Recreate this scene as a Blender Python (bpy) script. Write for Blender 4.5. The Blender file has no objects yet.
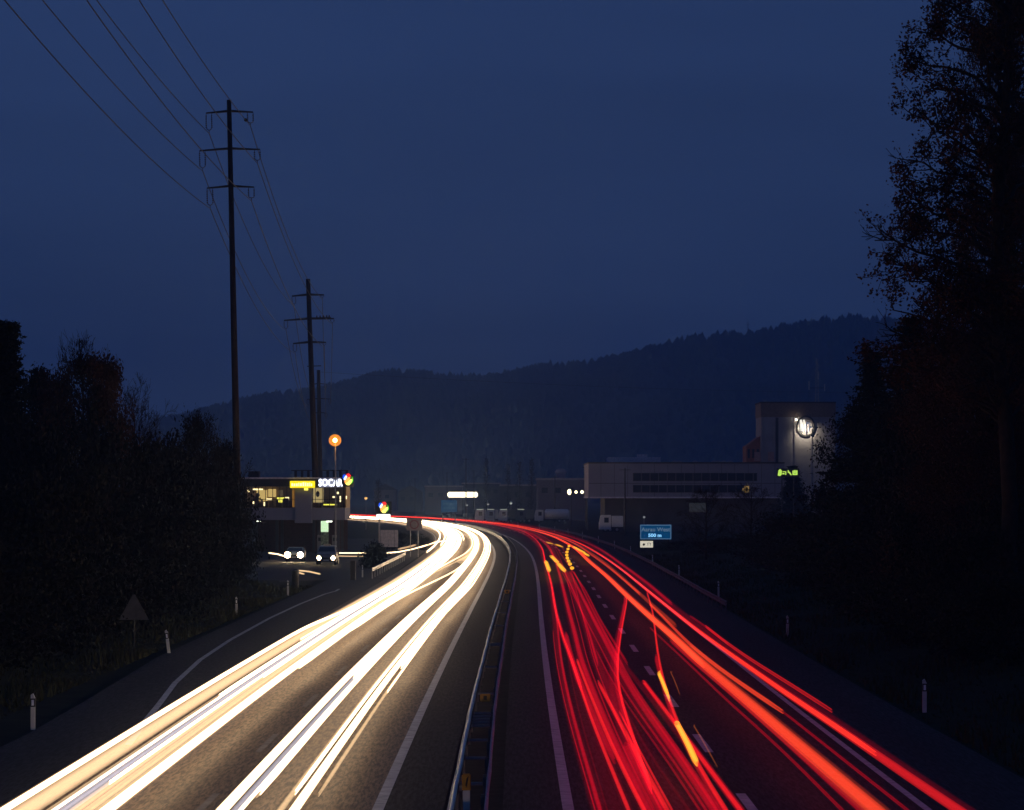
import bpy, bmesh, math, random
import numpy as np
from mathutils import Vector, Matrix

# ------------------------------------------------------------------ camera
SC = bpy.context.scene
COL = SC.collection
CAM_H = 6.6            # the photograph is taken from a bridge over the motorway
cam_d = bpy.data.cameras.new('camera')
cam = bpy.data.objects.new('camera', cam_d); COL.objects.link(cam)
cam.location = (0, 0, CAM_H); cam.rotation_euler = (math.radians(90), 0, 0)
F_PX, HOR = 2900.0, 495.0
cam_d.sensor_width = 36.0; cam_d.lens = F_PX * 36.0 / 1024.0
cam_d.shift_y = (HOR - 405.0) / 1024.0
cam_d.clip_start = 0.5; cam_d.clip_end = 20000
SC.camera = cam
# ------------------------------------------------------------------ sky
W = bpy.data.worlds.new('World'); SC.world = W; W.use_nodes = True
nt = W.node_tree; N = nt.nodes; L = nt.links
N.clear()
out = N.new('ShaderNodeOutputWorld'); bg = N.new('ShaderNodeBackground')
sky = N.new('ShaderNodeTexSky'); sky.sky_type = 'NISHITA'; sky.sun_disc = False
sky.sun_elevation = math.radians(-3.0); sky.sun_rotation = math.radians(150)
sky.air_density = 1.0; sky.dust_density = 1.0; sky.ozone_density = 3.0
tc = N.new('ShaderNodeTexCoord'); sep = N.new('ShaderNodeSeparateXYZ')
L.new(tc.outputs['Generated'], sep.inputs[0])
ramp = N.new('ShaderNodeValToRGB')
ramp.color_ramp.elements[0].position = 0.0; ramp.color_ramp.elements[0].color = (0.0185, 0.034, 0.083, 1)
ramp.color_ramp.elements[1].position = 0.20; ramp.color_ramp.elements[1].color = (0.0175, 0.0395, 0.119, 1)
L.new(sep.outputs['Z'], ramp.inputs[0])
noi = N.new('ShaderNodeTexNoise'); noi.inputs['Scale'].default_value = 3.2; noi.inputs['Detail'].default_value = 5
mp = N.new('ShaderNodeMapping'); mp.inputs['Scale'].default_value = (1, 1, 6)
L.new(tc.outputs['Generated'], mp.inputs[0]); L.new(mp.outputs[0], noi.inputs['Vector'])
mr = N.new('ShaderNodeMapRange'); mr.inputs[1].default_value = 0.3; mr.inputs[2].default_value = 0.7
mr.inputs[3].default_value = 0.87; mr.inputs[4].default_value = 1.12
L.new(noi.outputs['Fac'], mr.inputs[0])
mul = N.new('ShaderNodeVectorMath'); mul.operation = 'SCALE'
L.new(ramp.outputs[0], mul.inputs[0]); L.new(mr.outputs[0], mul.inputs['Scale'])
sk2 = N.new('ShaderNodeVectorMath'); sk2.operation = 'SCALE'; sk2.inputs['Scale'].default_value = 0.05
L.new(sky.outputs[0], sk2.inputs[0])
add = N.new('ShaderNodeVectorMath'); add.operation = 'ADD'
L.new(mul.outputs[0], add.inputs[0]); L.new(sk2.outputs[0], add.inputs[1])
L.new(add.outputs[0], bg.inputs['Color']); bg.inputs['Strength'].default_value = 1.12
L.new(bg.outputs[0], out.inputs[0])
# ------------------------------------------------------------------ exposure and renderer
SC.view_settings.view_transform = 'Standard'; SC.view_settings.look = 'None'
SC.view_settings.exposure = 0.0; SC.view_settings.gamma = 1.0
SC.render.engine = 'CYCLES'
SC.cycles.transparent_max_bounces = 96
SC.cycles.max_bounces = 5; SC.cycles.volume_bounces = 1
SC.cycles.diffuse_bounces = 2; SC.cycles.glossy_bounces = 2
SC.cycles.use_denoising = True
SC.cycles.sample_clamp_indirect = 2.0
HAZE = 0.00022

random.seed(7); rng = np.random.default_rng(7)
PI = math.pi

# ------------------------------------------------------------------ helpers
def tag(o, label=None, cat=None, group=None, kind=None):
    if label: o['label'] = label
    if cat: o['category'] = cat
    if group: o['group'] = group
    if kind: o['kind'] = kind
    return o

def empty(name, loc, label, cat, group=None, rz=0.0):
    o = bpy.data.objects.new(name, None); COL.objects.link(o)
    o.location = loc; o.rotation_euler = (0, 0, rz); o.empty_display_size = 0.2
    return tag(o, label, cat, group)

class MB:
    """collects shapes and links them as ONE mesh object"""
    def __init__(s): s.v = []; s.f = []
    def add(s, vs, fs):
        b = len(s.v); s.v += [tuple(p) for p in vs]; s.f += [tuple(i + b for i in f) for f in fs]; return s
    def box(s, x0, x1, y0, y1, z0, z1, bev=0.0):
        if bev <= 0:
            vs = [(x, y, z) for z in (z0, z1) for y in (y0, y1) for x in (x0, x1)]
            return s.add(vs, [(0, 2, 3, 1), (4, 5, 7, 6), (0, 1, 5, 4), (2, 6, 7, 3), (0, 4, 6, 2), (1, 3, 7, 5)])
        bm = bmesh.new(); bmesh.ops.create_cube(bm, size=1)
        for v in bm.verts:
            v.co = ((x0 + x1) / 2 + v.co.x * (x1 - x0), (y0 + y1) / 2 + v.co.y * (y1 - y0), (z0 + z1) / 2 + v.co.z * (z1 - z0))
        bmesh.ops.bevel(bm, geom=bm.edges[:], offset=bev, segments=2, affect='EDGES')
        bm.verts.ensure_lookup_table()
        s.add([v.co[:] for v in bm.verts], [[v.index for v in f.verts] for f in bm.faces]); bm.free(); return s
    def tube(s, pts, radii, n=8, cap=True):
        pts = [Vector(p) for p in pts]; m = len(pts); b = len(s.v)
        if not hasattr(radii, '__len__'): radii = [radii] * m
        for i, p in enumerate(pts):
            d = (pts[min(i + 1, m - 1)] - pts[max(i - 1, 0)]).normalized()
            a = Vector((0, 0, 1)) if abs(d.z) < 0.9 else Vector((1, 0, 0))
            u = d.cross(a).normalized(); w = d.cross(u)
            for k in range(n):
                t = 2 * PI * k / n
                s.v.append(tuple(p + (u * math.cos(t) + w * math.sin(t)) * radii[i]))
        for i in range(m - 1):
            for k in range(n):
                k2 = (k + 1) % n
                s.f.append((b + i * n + k, b + i * n + k2, b + (i + 1) * n + k2, b + (i + 1) * n + k))
        if cap:
            s.f.append(tuple(b + k for k in range(n))[::-1]); s.f.append(tuple(b + (m - 1) * n + k for k in range(n)))
        return s
    def prism(s, poly, y0, y1):
        """polygon in the x,z plane pushed from y0 to y1"""
        n = len(poly)
        vs = [(x, y0, z) for x, z in poly] + [(x, y1, z) for x, z in poly]
        return s.add(vs, [tuple(range(n)), tuple(range(2 * n - 1, n - 1, -1))] + [(i, i + n, (i + 1) % n + n, (i + 1) % n) for i in range(n)])
    def ball(s, c, r, sx=1, sy=1, sz=1, n=10):
        bm = bmesh.new(); bmesh.ops.create_uvsphere(bm, u_segments=n, v_segments=max(6, n // 2 + 2), radius=r)
        bm.verts.ensure_lookup_table()
        s.add([(c[0] + v.co.x * sx, c[1] + v.co.y * sy, c[2] + v.co.z * sz) for v in bm.verts], [[v.index for v in f.verts] for f in bm.faces])
        bm.free(); return s
    def build(s, name, m, parent=None, smooth=False, loc=None):
        me = bpy.data.meshes.new(name); me.from_pydata(s.v, [], s.f); me.update()
        if smooth: me.polygons.foreach_set('use_smooth', [True] * len(me.polygons))
        o = bpy.data.objects.new(name, me); COL.objects.link(o)
        if m: me.materials.append(m)
        if parent: o.parent = parent
        if loc is not None: o.location = loc
        return o

def np_mesh(name, v, f, m, parent=None):
    me = bpy.data.meshes.new(name)
    v = np.asarray(v, np.float32); f = np.asarray(f, np.int32)
    k = f.shape[1]
    me.vertices.add(len(v)); me.vertices.foreach_set('co', v.ravel())
    me.loops.add(f.size); me.loops.foreach_set('vertex_index', f.ravel())
    me.polygons.add(len(f)); me.polygons.foreach_set('loop_start', np.arange(0, f.size, k, dtype=np.int32))
    me.polygons.foreach_set('loop_total', np.full(len(f), k, np.int32))
    me.update(calc_edges=True)
    o = bpy.data.objects.new(name, me); COL.objects.link(o)
    if m: me.materials.append(m)
    if parent: o.parent = parent
    return o

def copy_tree(o, parent=None):
    c = o.copy(); COL.objects.link(c)
    if parent: c.parent = parent
    for ch in o.children: copy_tree(ch, c)
    return c

def text_mesh(name, body, size, m, parent, loc, rot=(PI / 2, 0, 0), depth=0.01, align='CENTER', bold=0.0, sx=1.0):
    cu = bpy.data.curves.new(name, 'FONT'); cu.body = body; cu.size = size; cu.extrude = depth
    cu.align_x = align; cu.align_y = 'CENTER'; cu.offset = bold; cu.resolution_u = 3
    t = bpy.data.objects.new(name, cu); COL.objects.link(t)
    bpy.context.view_layer.update()
    me = bpy.data.meshes.new_from_object(t.evaluated_get(bpy.context.evaluated_depsgraph_get()))
    bpy.data.objects.remove(t)
    me.materials.clear(); me.materials.append(m)
    o = bpy.data.objects.new(name, me); COL.objects.link(o); o.parent = parent
    o.location = loc; o.rotation_euler = rot; o.scale = (sx, 1, 1)
    return o

def mat(name, col, rough=0.7, metal=0.0, var=0.25, scale=4.0, bump=0.0, bscale=40.0, col2=None, spec=0.5):
    m = bpy.data.materials.new(name); m.use_nodes = True
    n = m.node_tree.nodes; l = m.node_tree.links; p = n['Principled BSDF']
    p.inputs['Roughness'].default_value = rough; p.inputs['Metallic'].default_value = metal
    p.inputs['Specular IOR Level'].default_value = spec
    t = n.new('ShaderNodeTexCoord'); a = n.new('ShaderNodeTexNoise')
    a.inputs['Scale'].default_value = scale; a.inputs['Detail'].default_value = 6
    l.new(t.outputs['Object'], a.inputs['Vector'])
    r = n.new('ShaderNodeValToRGB'); c2 = col2 or tuple(c * (1 + var) for c in col)
    r.color_ramp.elements[0].position = 0.3; r.color_ramp.elements[1].position = 0.7
    r.color_ramp.elements[0].color = tuple(c * (1 - var) for c in col) + (1,)
    r.color_ramp.elements[1].color = tuple(c2) + (1,)
    l.new(a.outputs['Fac'], r.inputs[0]); l.new(r.outputs[0], p.inputs['Base Color'])
    if bump > 0:
        b = n.new('ShaderNodeBump'); b.inputs['Strength'].default_value = bump; b.inputs['Distance'].default_value = 0.02
        a2 = n.new('ShaderNodeTexNoise'); a2.inputs['Scale'].default_value = bscale; a2.inputs['Detail'].default_value = 3
        l.new(t.outputs['Object'], a2.inputs['Vector']); l.new(a2.outputs['Fac'], b.inputs['Height']); l.new(b.outputs[0], p.inputs['Normal'])
    return m

def emit(name, col, s):
    m = bpy.data.materials.new(name); m.use_nodes = True
    n = m.node_tree.nodes; l = m.node_tree.links; n.clear()
    o = n.new('ShaderNodeOutputMaterial'); e = n.new('ShaderNodeEmission')
    e.inputs[0].default_value = tuple(col) + (1,); e.inputs[1].default_value = s
    l.new(e.outputs[0], o.inputs[0]); return m

def asphalt(name, base, rough, spec=.5):
    m = bpy.data.materials.new(name); m.use_nodes = True
    n = m.node_tree.nodes; l = m.node_tree.links; p = n['Principled BSDF']
    t = n.new('ShaderNodeTexCoord')
    fine = n.new('ShaderNodeTexNoise'); fine.inputs['Scale'].default_value = 5.0; fine.inputs['Detail'].default_value = 8; fine.inputs['Roughness'].default_value = 0.75
    mp = n.new('ShaderNodeMapping'); mp.inputs['Scale'].default_value = (2.4, 0.21, 1)
    l.new(t.outputs['Object'], mp.inputs[0]); l.new(mp.outputs[0], fine.inputs['Vector'])
    big = n.new('ShaderNodeTexNoise'); big.inputs['Scale'].default_value = 1.0; big.inputs['Detail'].default_value = 3
    mp2 = n.new('ShaderNodeMapping'); mp2.inputs['Scale'].default_value = (0.9, 0.035, 1)
    l.new(t.outputs['Object'], mp2.inputs[0]); l.new(mp2.outputs[0], big.inputs['Vector'])
    r = n.new('ShaderNodeValToRGB'); r.color_ramp.elements[0].position = 0.43; r.color_ramp.elements[1].position = 0.58
    r.color_ramp.elements[0].color = tuple(c * 0.30 for c in base) + (1,)
    r.color_ramp.elements[1].color = tuple(c * 2.0 for c in base) + (1,)
    l.new(fine.outputs['Fac'], r.inputs[0])
    mr = n.new('ShaderNodeMapRange'); mr.inputs[1].default_value = 0.3; mr.inputs[2].default_value = 0.7
    mr.inputs[3].default_value = 0.75; mr.inputs[4].default_value = 1.25
    l.new(big.outputs['Fac'], mr.inputs[0])
    mu = n.new('ShaderNodeVectorMath'); mu.operation = 'SCALE'; l.new(r.outputs[0], mu.inputs[0]); l.new(mr.outputs[0], mu.inputs['Scale'])
    l.new(mu.outputs[0], p.inputs['Base Color']); p.inputs['Roughness'].default_value = rough; p.inputs['Specular IOR Level'].default_value = spec
    b = n.new('ShaderNodeBump'); b.inputs['Strength'].default_value = 0.5; b.inputs['Distance'].default_value = 0.02
    l.new(fine.outputs['Fac'], b.inputs['Height']); l.new(b.outputs[0], p.inputs['Normal'])
    return m

M = {}
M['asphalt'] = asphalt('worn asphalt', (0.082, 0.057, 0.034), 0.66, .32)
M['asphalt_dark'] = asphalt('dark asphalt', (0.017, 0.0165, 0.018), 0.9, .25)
M['paint'] = mat('road paint', (0.34, 0.35, 0.36), 0.7, var=0.35, scale=3.0)
M['paint_worn'] = mat('worn road paint', (0.14, 0.13, 0.12), 0.8, var=0.4, scale=3.0)
M['grass'] = mat('grass ground', (0.013, 0.014, 0.005), 0.95, var=0.5, scale=0.6, bump=0.6, bscale=3, spec=0.1)
M['soil'] = mat('median soil', (0.020, 0.019, 0.018), 0.95, var=0.4, scale=2, spec=0.1)
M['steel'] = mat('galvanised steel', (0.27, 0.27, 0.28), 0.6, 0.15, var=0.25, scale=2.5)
M['steel_bright'] = mat('brightened rail steel', (0.72, 0.68, 0.62), 0.38, 0.8, var=0.2, scale=0.8)  # rail steel brightened and warmed to look lit by the trails
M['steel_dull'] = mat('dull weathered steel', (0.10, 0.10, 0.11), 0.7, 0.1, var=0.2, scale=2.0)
M['wood'] = mat('weathered timber', (0.034, 0.024, 0.018), 0.85, var=0.35, scale=1.5, spec=0.2)
M['dark_metal'] = mat('dark metal', (0.03, 0.03, 0.032), 0.5, 0.4)
M['insul'] = mat('insulator', (0.05, 0.03, 0.025), 0.3)
M['wire'] = mat('aluminium wire', (0.04, 0.04, 0.045), 0.6, 0.3)
M['bark'] = mat('bark', (0.028, 0.021, 0.016), 0.95, var=0.4, scale=3, spec=0.1)
def leafmat(name, a, b, sc=0.6):
    return mat(name, a, 0.85, var=0.4, scale=sc, col2=b, spec=0.15)
M['leaf_brown'] = leafmat('brown autumn leaves', (0.042, 0.018, 0.011), (0.070, 0.030, 0.014))
M['leaf_dark'] = leafmat('dark green leaves', (0.008, 0.009, 0.005), (0.014, 0.012, 0.006))
M['needle'] = leafmat('conifer needles', (0.007, 0.010, 0.006), (0.012, 0.016, 0.008))
M['white_plastic'] = mat('white plastic', (0.48, 0.48, 0.48), 0.5, var=0.08)
M['black_plastic'] = mat('black plastic', (0.015, 0.015, 0.015), 0.5)
M['yellow_plastic'] = mat('yellow plastic', (0.38, 0.20, 0.02), 0.5, var=0.1)
M['concrete'] = mat('concrete', (0.26, 0.24, 0.26), 0.85, var=0.15, scale=0.4)
M['concrete_dark'] = mat('dark concrete', (0.06, 0.06, 0.07), 0.9, var=0.2, scale=0.4)
M['facade'] = mat('pale facade', (0.20, 0.20, 0.26), 0.8, var=0.08, scale=0.15)
M['roofdark'] = mat('dark roofing', (0.05, 0.045, 0.05), 0.9)
M['glassdark'] = mat('dark window glass', (0.02, 0.025, 0.035), 0.12, 0.0, var=0.1)
M['brick'] = mat('red cladding', (0.22, 0.07, 0.045), 0.85, var=0.15, scale=0.3)
M['blue_sign'] = mat('blue sign sheet', (0.005, 0.10, 0.32), 0.5, var=0.05)
M['carpaint'] = mat('grey car paint', (0.12, 0.12, 0.13), 0.3, 0.3, var=0.05)
M['carwhite'] = mat('white vehicle paint', (0.55, 0.55, 0.56), 0.4, var=0.06)
M['tyre'] = mat('tyre rubber', (0.015, 0.015, 0.015), 0.8)

# ------------------------------------------------------------------ the course of the motorway
CY = np.array([-200, 0, 60, 80, 100, 130, 170, 205, 250, 290, 320, 350, 380, 420, 460, 506, 563, 627, 701, 770, 841, 920, 1000, 1100, 1250, 1400, 1600], float)
CX = np.array([-.8, -.83, -.83, -.8, -.75, -.6, -.35, -.1, .14, .22, .15, -.15, -.6, -1.4, -2.6, -4.4, -7.6, -13, -22, -34, -50, -72, -98, -138, -210, -290, -400], float)
gy = np.arange(-200, 1601, 2.0)
gx = np.interp(gy, CY, CX)
ker = np.exp(-0.5 * (np.arange(-60, 61, 2.0) / 20.0) ** 2); ker /= ker.sum()
pad = len(ker) // 2
gxs = np.convolve(np.concatenate([np.full(pad, gx[0]), gx, gx[-1] + (gx[-1] - gx[-2]) * np.arange(1, pad + 1)]), ker, 'valid')
gdx = np.gradient(gxs, gy)
def cen(y): return float(np.interp(y, gy, gxs))
def at(y, d, z=0.0):
    """a point d metres to the right of the motorway's centre, at the centre's distance y"""
    k = float(np.interp(y, gy, gdx)); n = math.hypot(1, k)
    return (cen(y) + d / n, y - d * k / n, z)
def off(X, Y):
    """(distance along, offset) of a world point"""
    y = Y
    for _ in range(6):
        k = float(np.interp(y, gy, gdx)); n = math.hypot(1, k)
        d = (X - cen(y)) * n
        y = Y + d * k / n
    return y, d
def up(x, y, z=0.0):
    """survey: where the sight line through a point of the photograph meets the level z"""
    Y = F_PX * (CAM_H - z) / (y - HOR)
    return (x - 512) * Y / F_PX, Y
def pz(x, y, Y):
    """survey: across and height of a point seen at a known distance"""
    return (x - 512) * Y / F_PX, CAM_H - (y - HOR) * Y / F_PX

def strip(name, d0, d1, z, y0, y1, m, step=4.0, kind='structure', parent=None):
    ys = np.arange(y0, y1 + step * .5, step)
    fa = d0 if callable(d0) else (lambda y: d0); fb = d1 if callable(d1) else (lambda y: d1)
    b = MB()
    for y in ys: b.v += [at(y, fa(y), z), at(y, fb(y), z)]
    b.f = [(2 * i, 2 * i + 1, 2 * i + 3, 2 * i + 2) for i in range(len(ys) - 1)]
    o = b.build(name, m, parent)
    if kind and not parent: o['kind'] = kind
    return o

# ------------------------------------------------------------------ ground
def ground_z(X, Y):
    c = np.interp(Y, gy, gxs); k = np.interp(Y, gy, gdx); d = (X - c) / np.sqrt(1 + k * k)
    z = np.full(np.shape(X), -0.05)
    r = np.clip((d - 15) * 0.16, 0, 3.5) * np.clip((430 - Y) / 150, 0, 1)
    l = np.clip((-d - 17) * 0.30, 0, 3.2) * np.clip((225 - Y) / 25, 0, 1)
    return z + r + l
xs = np.concatenate([np.linspace(-2950, -120, 10), np.arange(-100, 101, 2.5), np.linspace(120, 2950, 10)])
ys = np.concatenate([np.array([-600, -300, -100]), np.arange(-50, 500, 6), np.arange(520, 1300, 40), np.linspace(1400, 4950, 8)])
GX, GY = np.meshgrid(xs, ys); GZ = ground_z(GX, GY)
nx, ny = len(xs), len(ys)
idx = np.arange(nx * ny).reshape(ny, nx)
fc = np.stack([idx[:-1, :-1], idx[:-1, 1:], idx[1:, 1:], idx[1:, :-1]], -1).reshape(-1, 4)
g = np_mesh('ground', np.stack([GX, GY, GZ], -1).reshape(-1, 3), fc, M['grass']); g['kind'] = 'structure'

def entry_edge(y):   # outer edge of the slip lane on the left
    return float(np.interp(y, [-50, 80, 92, 104, 118, 200, 230], [-12.6, -12.6, -12.9, -13.3, -13.8, -14.2, -14.4]))
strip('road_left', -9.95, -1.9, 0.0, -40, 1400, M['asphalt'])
strip('road_left_shoulder', -1.9, -0.62, 0.0, -40, 1400, M['asphalt_dark'])  # darker tone stands in for the edge of the headlight beams
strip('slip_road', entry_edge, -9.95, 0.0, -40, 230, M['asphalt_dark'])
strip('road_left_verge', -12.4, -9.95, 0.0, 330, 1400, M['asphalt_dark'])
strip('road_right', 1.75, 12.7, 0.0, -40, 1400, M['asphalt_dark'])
strip('road_right_shoulder', 0.62, 1.75, 0.0, -40, 1400, M['asphalt_dark'])
strip('median_strip', -0.62, 0.62, -0.03, -40, 1400, M['soil'])
# paved yard of the rest area
yd = MB(); poly = [(-9.9, 230), (-14.4, 226), (-26, 205), (-60, 215), (-70, 440), (-16, 440), (-10.4, 400)]
yd.add([(x, y, -0.012) for x, y in poly], [tuple(range(len(poly)))[::-1]])
yo = yd.build('rest_area_pavement', M['asphalt_dark']); yo['kind'] = 'structure'
ss = strip('road_marking_left_inner', -2.12, -1.88, 0.004, -40, 1400, M['paint'])
strip('road_marking_right_inner', 1.88, 2.12, 0.004, -40, 1400, M['paint'])
strip('road_marking_right_outer', 9.45, 9.62, 0.004, -40, 1400, M['paint'])
strip('road_marking_left_outer', -9.62, -9.45, 0.004, 400, 1400, M['paint'])
for nm, d, w in (('road_marking_left_dashes', -5.72, .08), ('road_marking_right_dashes', 5.86, .11)):
    b = MB(); y = 75.0 - 16 * 6
    while y < 900:
        e = 5.6; i0 = len(b.v)
        for k in range(4): b.v += [at(y + e * k / 3, d - w, .004), at(y + e * k / 3, d + w, .004)]
        b.f += [(i0 + 2 * k, i0 + 2 * k + 1, i0 + 2 * k + 3, i0 + 2 * k + 2) for k in range(3)]
        y += 15.9
    o = b.build(nm, M['paint_worn' if d < 0 else 'paint']); o['kind'] = 'structure'
# edge line of the slip lane
pts = [up(x, y) for x, y in [(128, 745), (148, 718), (160, 703), (175, 683), (200, 660), (230, 640), (270, 618), (300, 604), (325, 594), (336, 591), (339, 589)]]
b = MB()
for i, (X, Y) in enumerate(pts):
    p0 = Vector(pts[max(i - 1, 0)]); p1 = Vector(pts[min(i + 1, len(pts) - 1)]); t = (p1 - p0).normalized(); n = Vector((t.y, -t.x)) * .10
    b.v += [(X - n.x, Y - n.y, .004), (X + n.x, Y + n.y, .004)]
b.f = [(2 * i, 2 * i + 1, 2 * i + 3, 2 * i + 2) for i in range(len(pts) - 1)]
o = b.build('road_marking_slip_edge', M['paint']); o['kind'] = 'structure'

# ------------------------------------------------------------------ hills
ridge_px = np.array([(-400, 440), (0, 430), (150, 425), (190, 412), (235, 400), (300, 390), (340, 381), (380, 373), (410, 375), (440, 378), (490, 376), (540, 367), (580, 364), (620, 352), (660, 342), (700, 337), (740, 335), (760, 330), (800, 324), (850, 320), (890, 319), (1024, 318), (1300, 330), (1500, 345)], float)
HY = 3300.0
rx = (ridge_px[:, 0] - 512) * HY / F_PX; rz = CAM_H + (HOR - ridge_px[:, 1]) * HY / F_PX - 7
def ridge(X): return np.interp(X, rx, rz)
def hill_z(X, Y):
    t = np.clip((Y - 2000) / (HY - 2000), 0, 1); u = np.clip((Y - HY) / 1500, 0, 1)
    prof = t ** 1.25
    z = ridge(X) * prof * (1 - 0.6 * u)
    z = z + (12 * np.sin(X / 130 + Y / 210) + 8 * np.sin(X / 61 - Y / 97)) * np.minimum(t, 1 - t) * 2
    return z - 0.5 + 0 * X
xs = np.arange(-2900, 2901, 50.0); ys = np.concatenate([np.arange(1990, 3400, 50.0), np.arange(3450, 4900, 200.0)])
GX, GY = np.meshgrid(xs, ys); GZ = hill_z(GX, GY)
nx, ny = len(xs), len(ys); idx = np.arange(nx * ny).reshape(ny, nx)
fc = np.stack([idx[:-1, :-1], idx[:-1, 1:], idx[1:, 1:], idx[1:, :-1]], -1).reshape(-1, 4)
M['hill'] = mat('wooded hill ground', (0.03, 0.035, 0.02), 0.95, var=0.4, scale=0.01, spec=0.05)
h = np_mesh('hills', np.stack([GX, GY, GZ], -1).reshape(-1, 3), fc, M['hill']); h['kind'] = 'structure'
# the forest that covers them, far-off mass of crowns
n = 26000
fx = rng.uniform(-1500, 1500, n); fy = 2020 + (HY + 60 - 2020) * rng.random(n) ** 0.8
k = n // 6; fy[:k] = rng.uniform(HY - 60, HY + 20, k)
hh = rng.uniform(6, 14, n) * (1 + 0.35 * (np.sin(fx / 90) * np.sin(fx / 37 + 1))); ww = rng.uniform(3.0, 6.0, n)
gz = hill_z(fx, fy)
ang = np.arange(6) * PI / 3
vs = np.zeros((n, 13, 3))
for j in range(6):
    r1 = ww * rng.uniform(.7, 1.15, n); r2 = ww * rng.uniform(.45, .8, n)
    vs[:, j, 0] = fx + r1 * math.cos(ang[j]); vs[:, j, 1] = fy + r1 * math.sin(ang[j]); vs[:, j, 2] = gz - 2
    vs[:, 6 + j, 0] = fx + r2 * math.cos(ang[j]); vs[:, 6 + j, 1] = fy + r2 * math.sin(ang[j]); vs[:, 6 + j, 2] = gz + hh * rng.uniform(.45, .7, n)
vs[:, 12, 0] = fx; vs[:, 12, 1] = fy; vs[:, 12, 2] = gz + hh
tris = []
for j in range(6):
    a, c = j, (j + 1) % 6; tris += [(a, c, 6 + c), (a, 6 + c, 6 + a), (6 + a, 6 + c, 12)]
tris = np.array(tris); ff = (tris[None] + (np.arange(n) * 13)[:, None, None]).reshape(-1, 3)
M['forest'] = mat('far forest foliage', (0.035, 0.04, 0.022), 0.95, var=0.55, scale=0.012, spec=0.05)
fo = np_mesh('hill_forest', vs.reshape(-1, 3), ff, M['forest'])
tag(fo, 'dark forest covering the long hill behind the motorway', 'forest', kind='stuff')

# ------------------------------------------------------------------ haze
b = MB(); b.box(-3000, 3000, -620, 5000, -1.6, 262)
hz = b.build('haze', None); hz['kind'] = 'stuff'; hz['label'] = 'thin blue evening haze over the valley'; hz['category'] = 'haze'
hm = bpy.data.materials.new('haze'); hm.use_nodes = True; hn = hm.node_tree.nodes; hn.clear()
ho = hn.new('ShaderNodeOutputMaterial'); pv = hn.new('ShaderNodeVolumePrincipled')
pv.inputs['Color'].default_value = (0.36, 0.60, 1.0, 1); pv.inputs['Density'].default_value = HAZE; pv.inputs['Anisotropy'].default_value = 0.0
hm.node_tree.links.new(pv.outputs[0], ho.inputs['Volume']); hz.data.materials.append(hm)

# ------------------------------------------------------------------ light trails of the passing vehicles
def trailmat(name, col, s):
    """light left by a passing lamp: it adds to what lies behind it and fades towards its sides"""
    m = bpy.data.materials.new(name); m.use_nodes = True
    n = m.node_tree.nodes; l = m.node_tree.links; n.clear()
    o = n.new('ShaderNodeOutputMaterial'); e = n.new('ShaderNodeEmission'); t = n.new('ShaderNodeBsdfTransparent'); a = n.new('ShaderNodeAddShader')
    at_ = n.new('ShaderNodeAttribute'); at_.attribute_name = 'core'
    g_ = n.new('ShaderNodeMath'); g_.operation = 'MULTIPLY'; g_.inputs[1].default_value = s
    l.new(at_.outputs['Fac'], g_.inputs[0]); l.new(g_.outputs[0], e.inputs[1]); e.inputs[0].default_value = tuple(col) + (1,)
    l.new(e.outputs[0], a.inputs[0]); l.new(t.outputs[0], a.inputs[1]); l.new(a.outputs[0], o.inputs[0])
    return m
WS = 1.0
TM = {
 'white': trailmat('white headlight trail', (1.0, 0.72, 0.43), 3.2 * WS),
 'warm': trailmat('warm headlight trail', (1.0, 0.66, 0.34), 0.50),
 'tan': trailmat('tan headlight trail', (1.0, 0.62, 0.34), 0.34),
 'grey': trailmat('cool headlight trail', (0.80, 0.78, 0.95), 0.30),
 'orange': trailmat('orange red tail trail', (1.0, 0.052, 0.018), 0.50),
 'orange_soft': trailmat('soft orange tail trail', (1.0, 0.08, 0.02), 0.16),
 'red': trailmat('red tail trail', (1.0, 0.016, 0.016), 0.42),
 'crimson': trailmat('crimson tail trail', (1.0, 0.004, 0.020), 0.20),
 'dim': trailmat('dim crimson tail trail', (1.0, 0.003, 0.026), 0.045),
 'faint': trailmat('faint tail trail', (1.0, 0.005, 0.03), 0.020),
 'yellow': trailmat('yellow indicator trail', (1.0, 0.50, 0.03), 0.75),
 'thinor': trailmat('thin orange trail', (1.0, 0.22, 0.04), 0.12),
}
def strand(b, core, pts, w, v, z, taper=True):
    """pts: (along, offset) list, dense; adds a flattened tube"""
    sec = [(-1, 0, 0), (-.62, .78, .55), (0, 1, 1), (.62, .78, .55), (1, 0, 0), (.62, -.78, .55), (0, -1, 1), (-.62, -.78, .55)]
    i0 = len(b.v); m = len(pts)
    for i, (s, d) in enumerate(pts):
        for (a, c, q) in sec:
            ww = w * (0.35 if (taper and i in (0, m - 1)) else 1)
            b.v.append(at(s, d + a * ww, z + c * v)); core.append(q)
    for i in range(m - 1):
        for k in range(8):
            k2 = (k + 1) % 8
            b.f.append((i0 + 8 * i + k, i0 + 8 * i + k2, i0 + 8 * i + 8 + k2, i0 + 8 * i + 8 + k))
def smooth_path(ctrl, step=4.0, jit=0.0):
    ctrl = sorted(ctrl); S = np.array([c[0] for c in ctrl]); D = np.array([c[1] for c in ctrl])
    s = np.concatenate([np.arange(S[0], min(S[-1], 300), step), np.arange(max(S[0], 300), S[-1], 8.0), [S[-1]]]) if S[-1] > 300 else np.append(np.arange(S[0], S[-1], step if S[-1] - S[0] > 12 else 1.0), S[-1])
    d = np.interp(s, S, D)
    for _ in range(6):
        if len(d) > 4: d[1:-1] = (d[:-2] + 2 * d[1:-1] + d[2:]) / 4
    if jit > 0: d = d + jit * np.sin(s / 7.3 + S[0]) * np.clip((200 - s) / 150, 0, 1)
    return list(zip(s, d))
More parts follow.
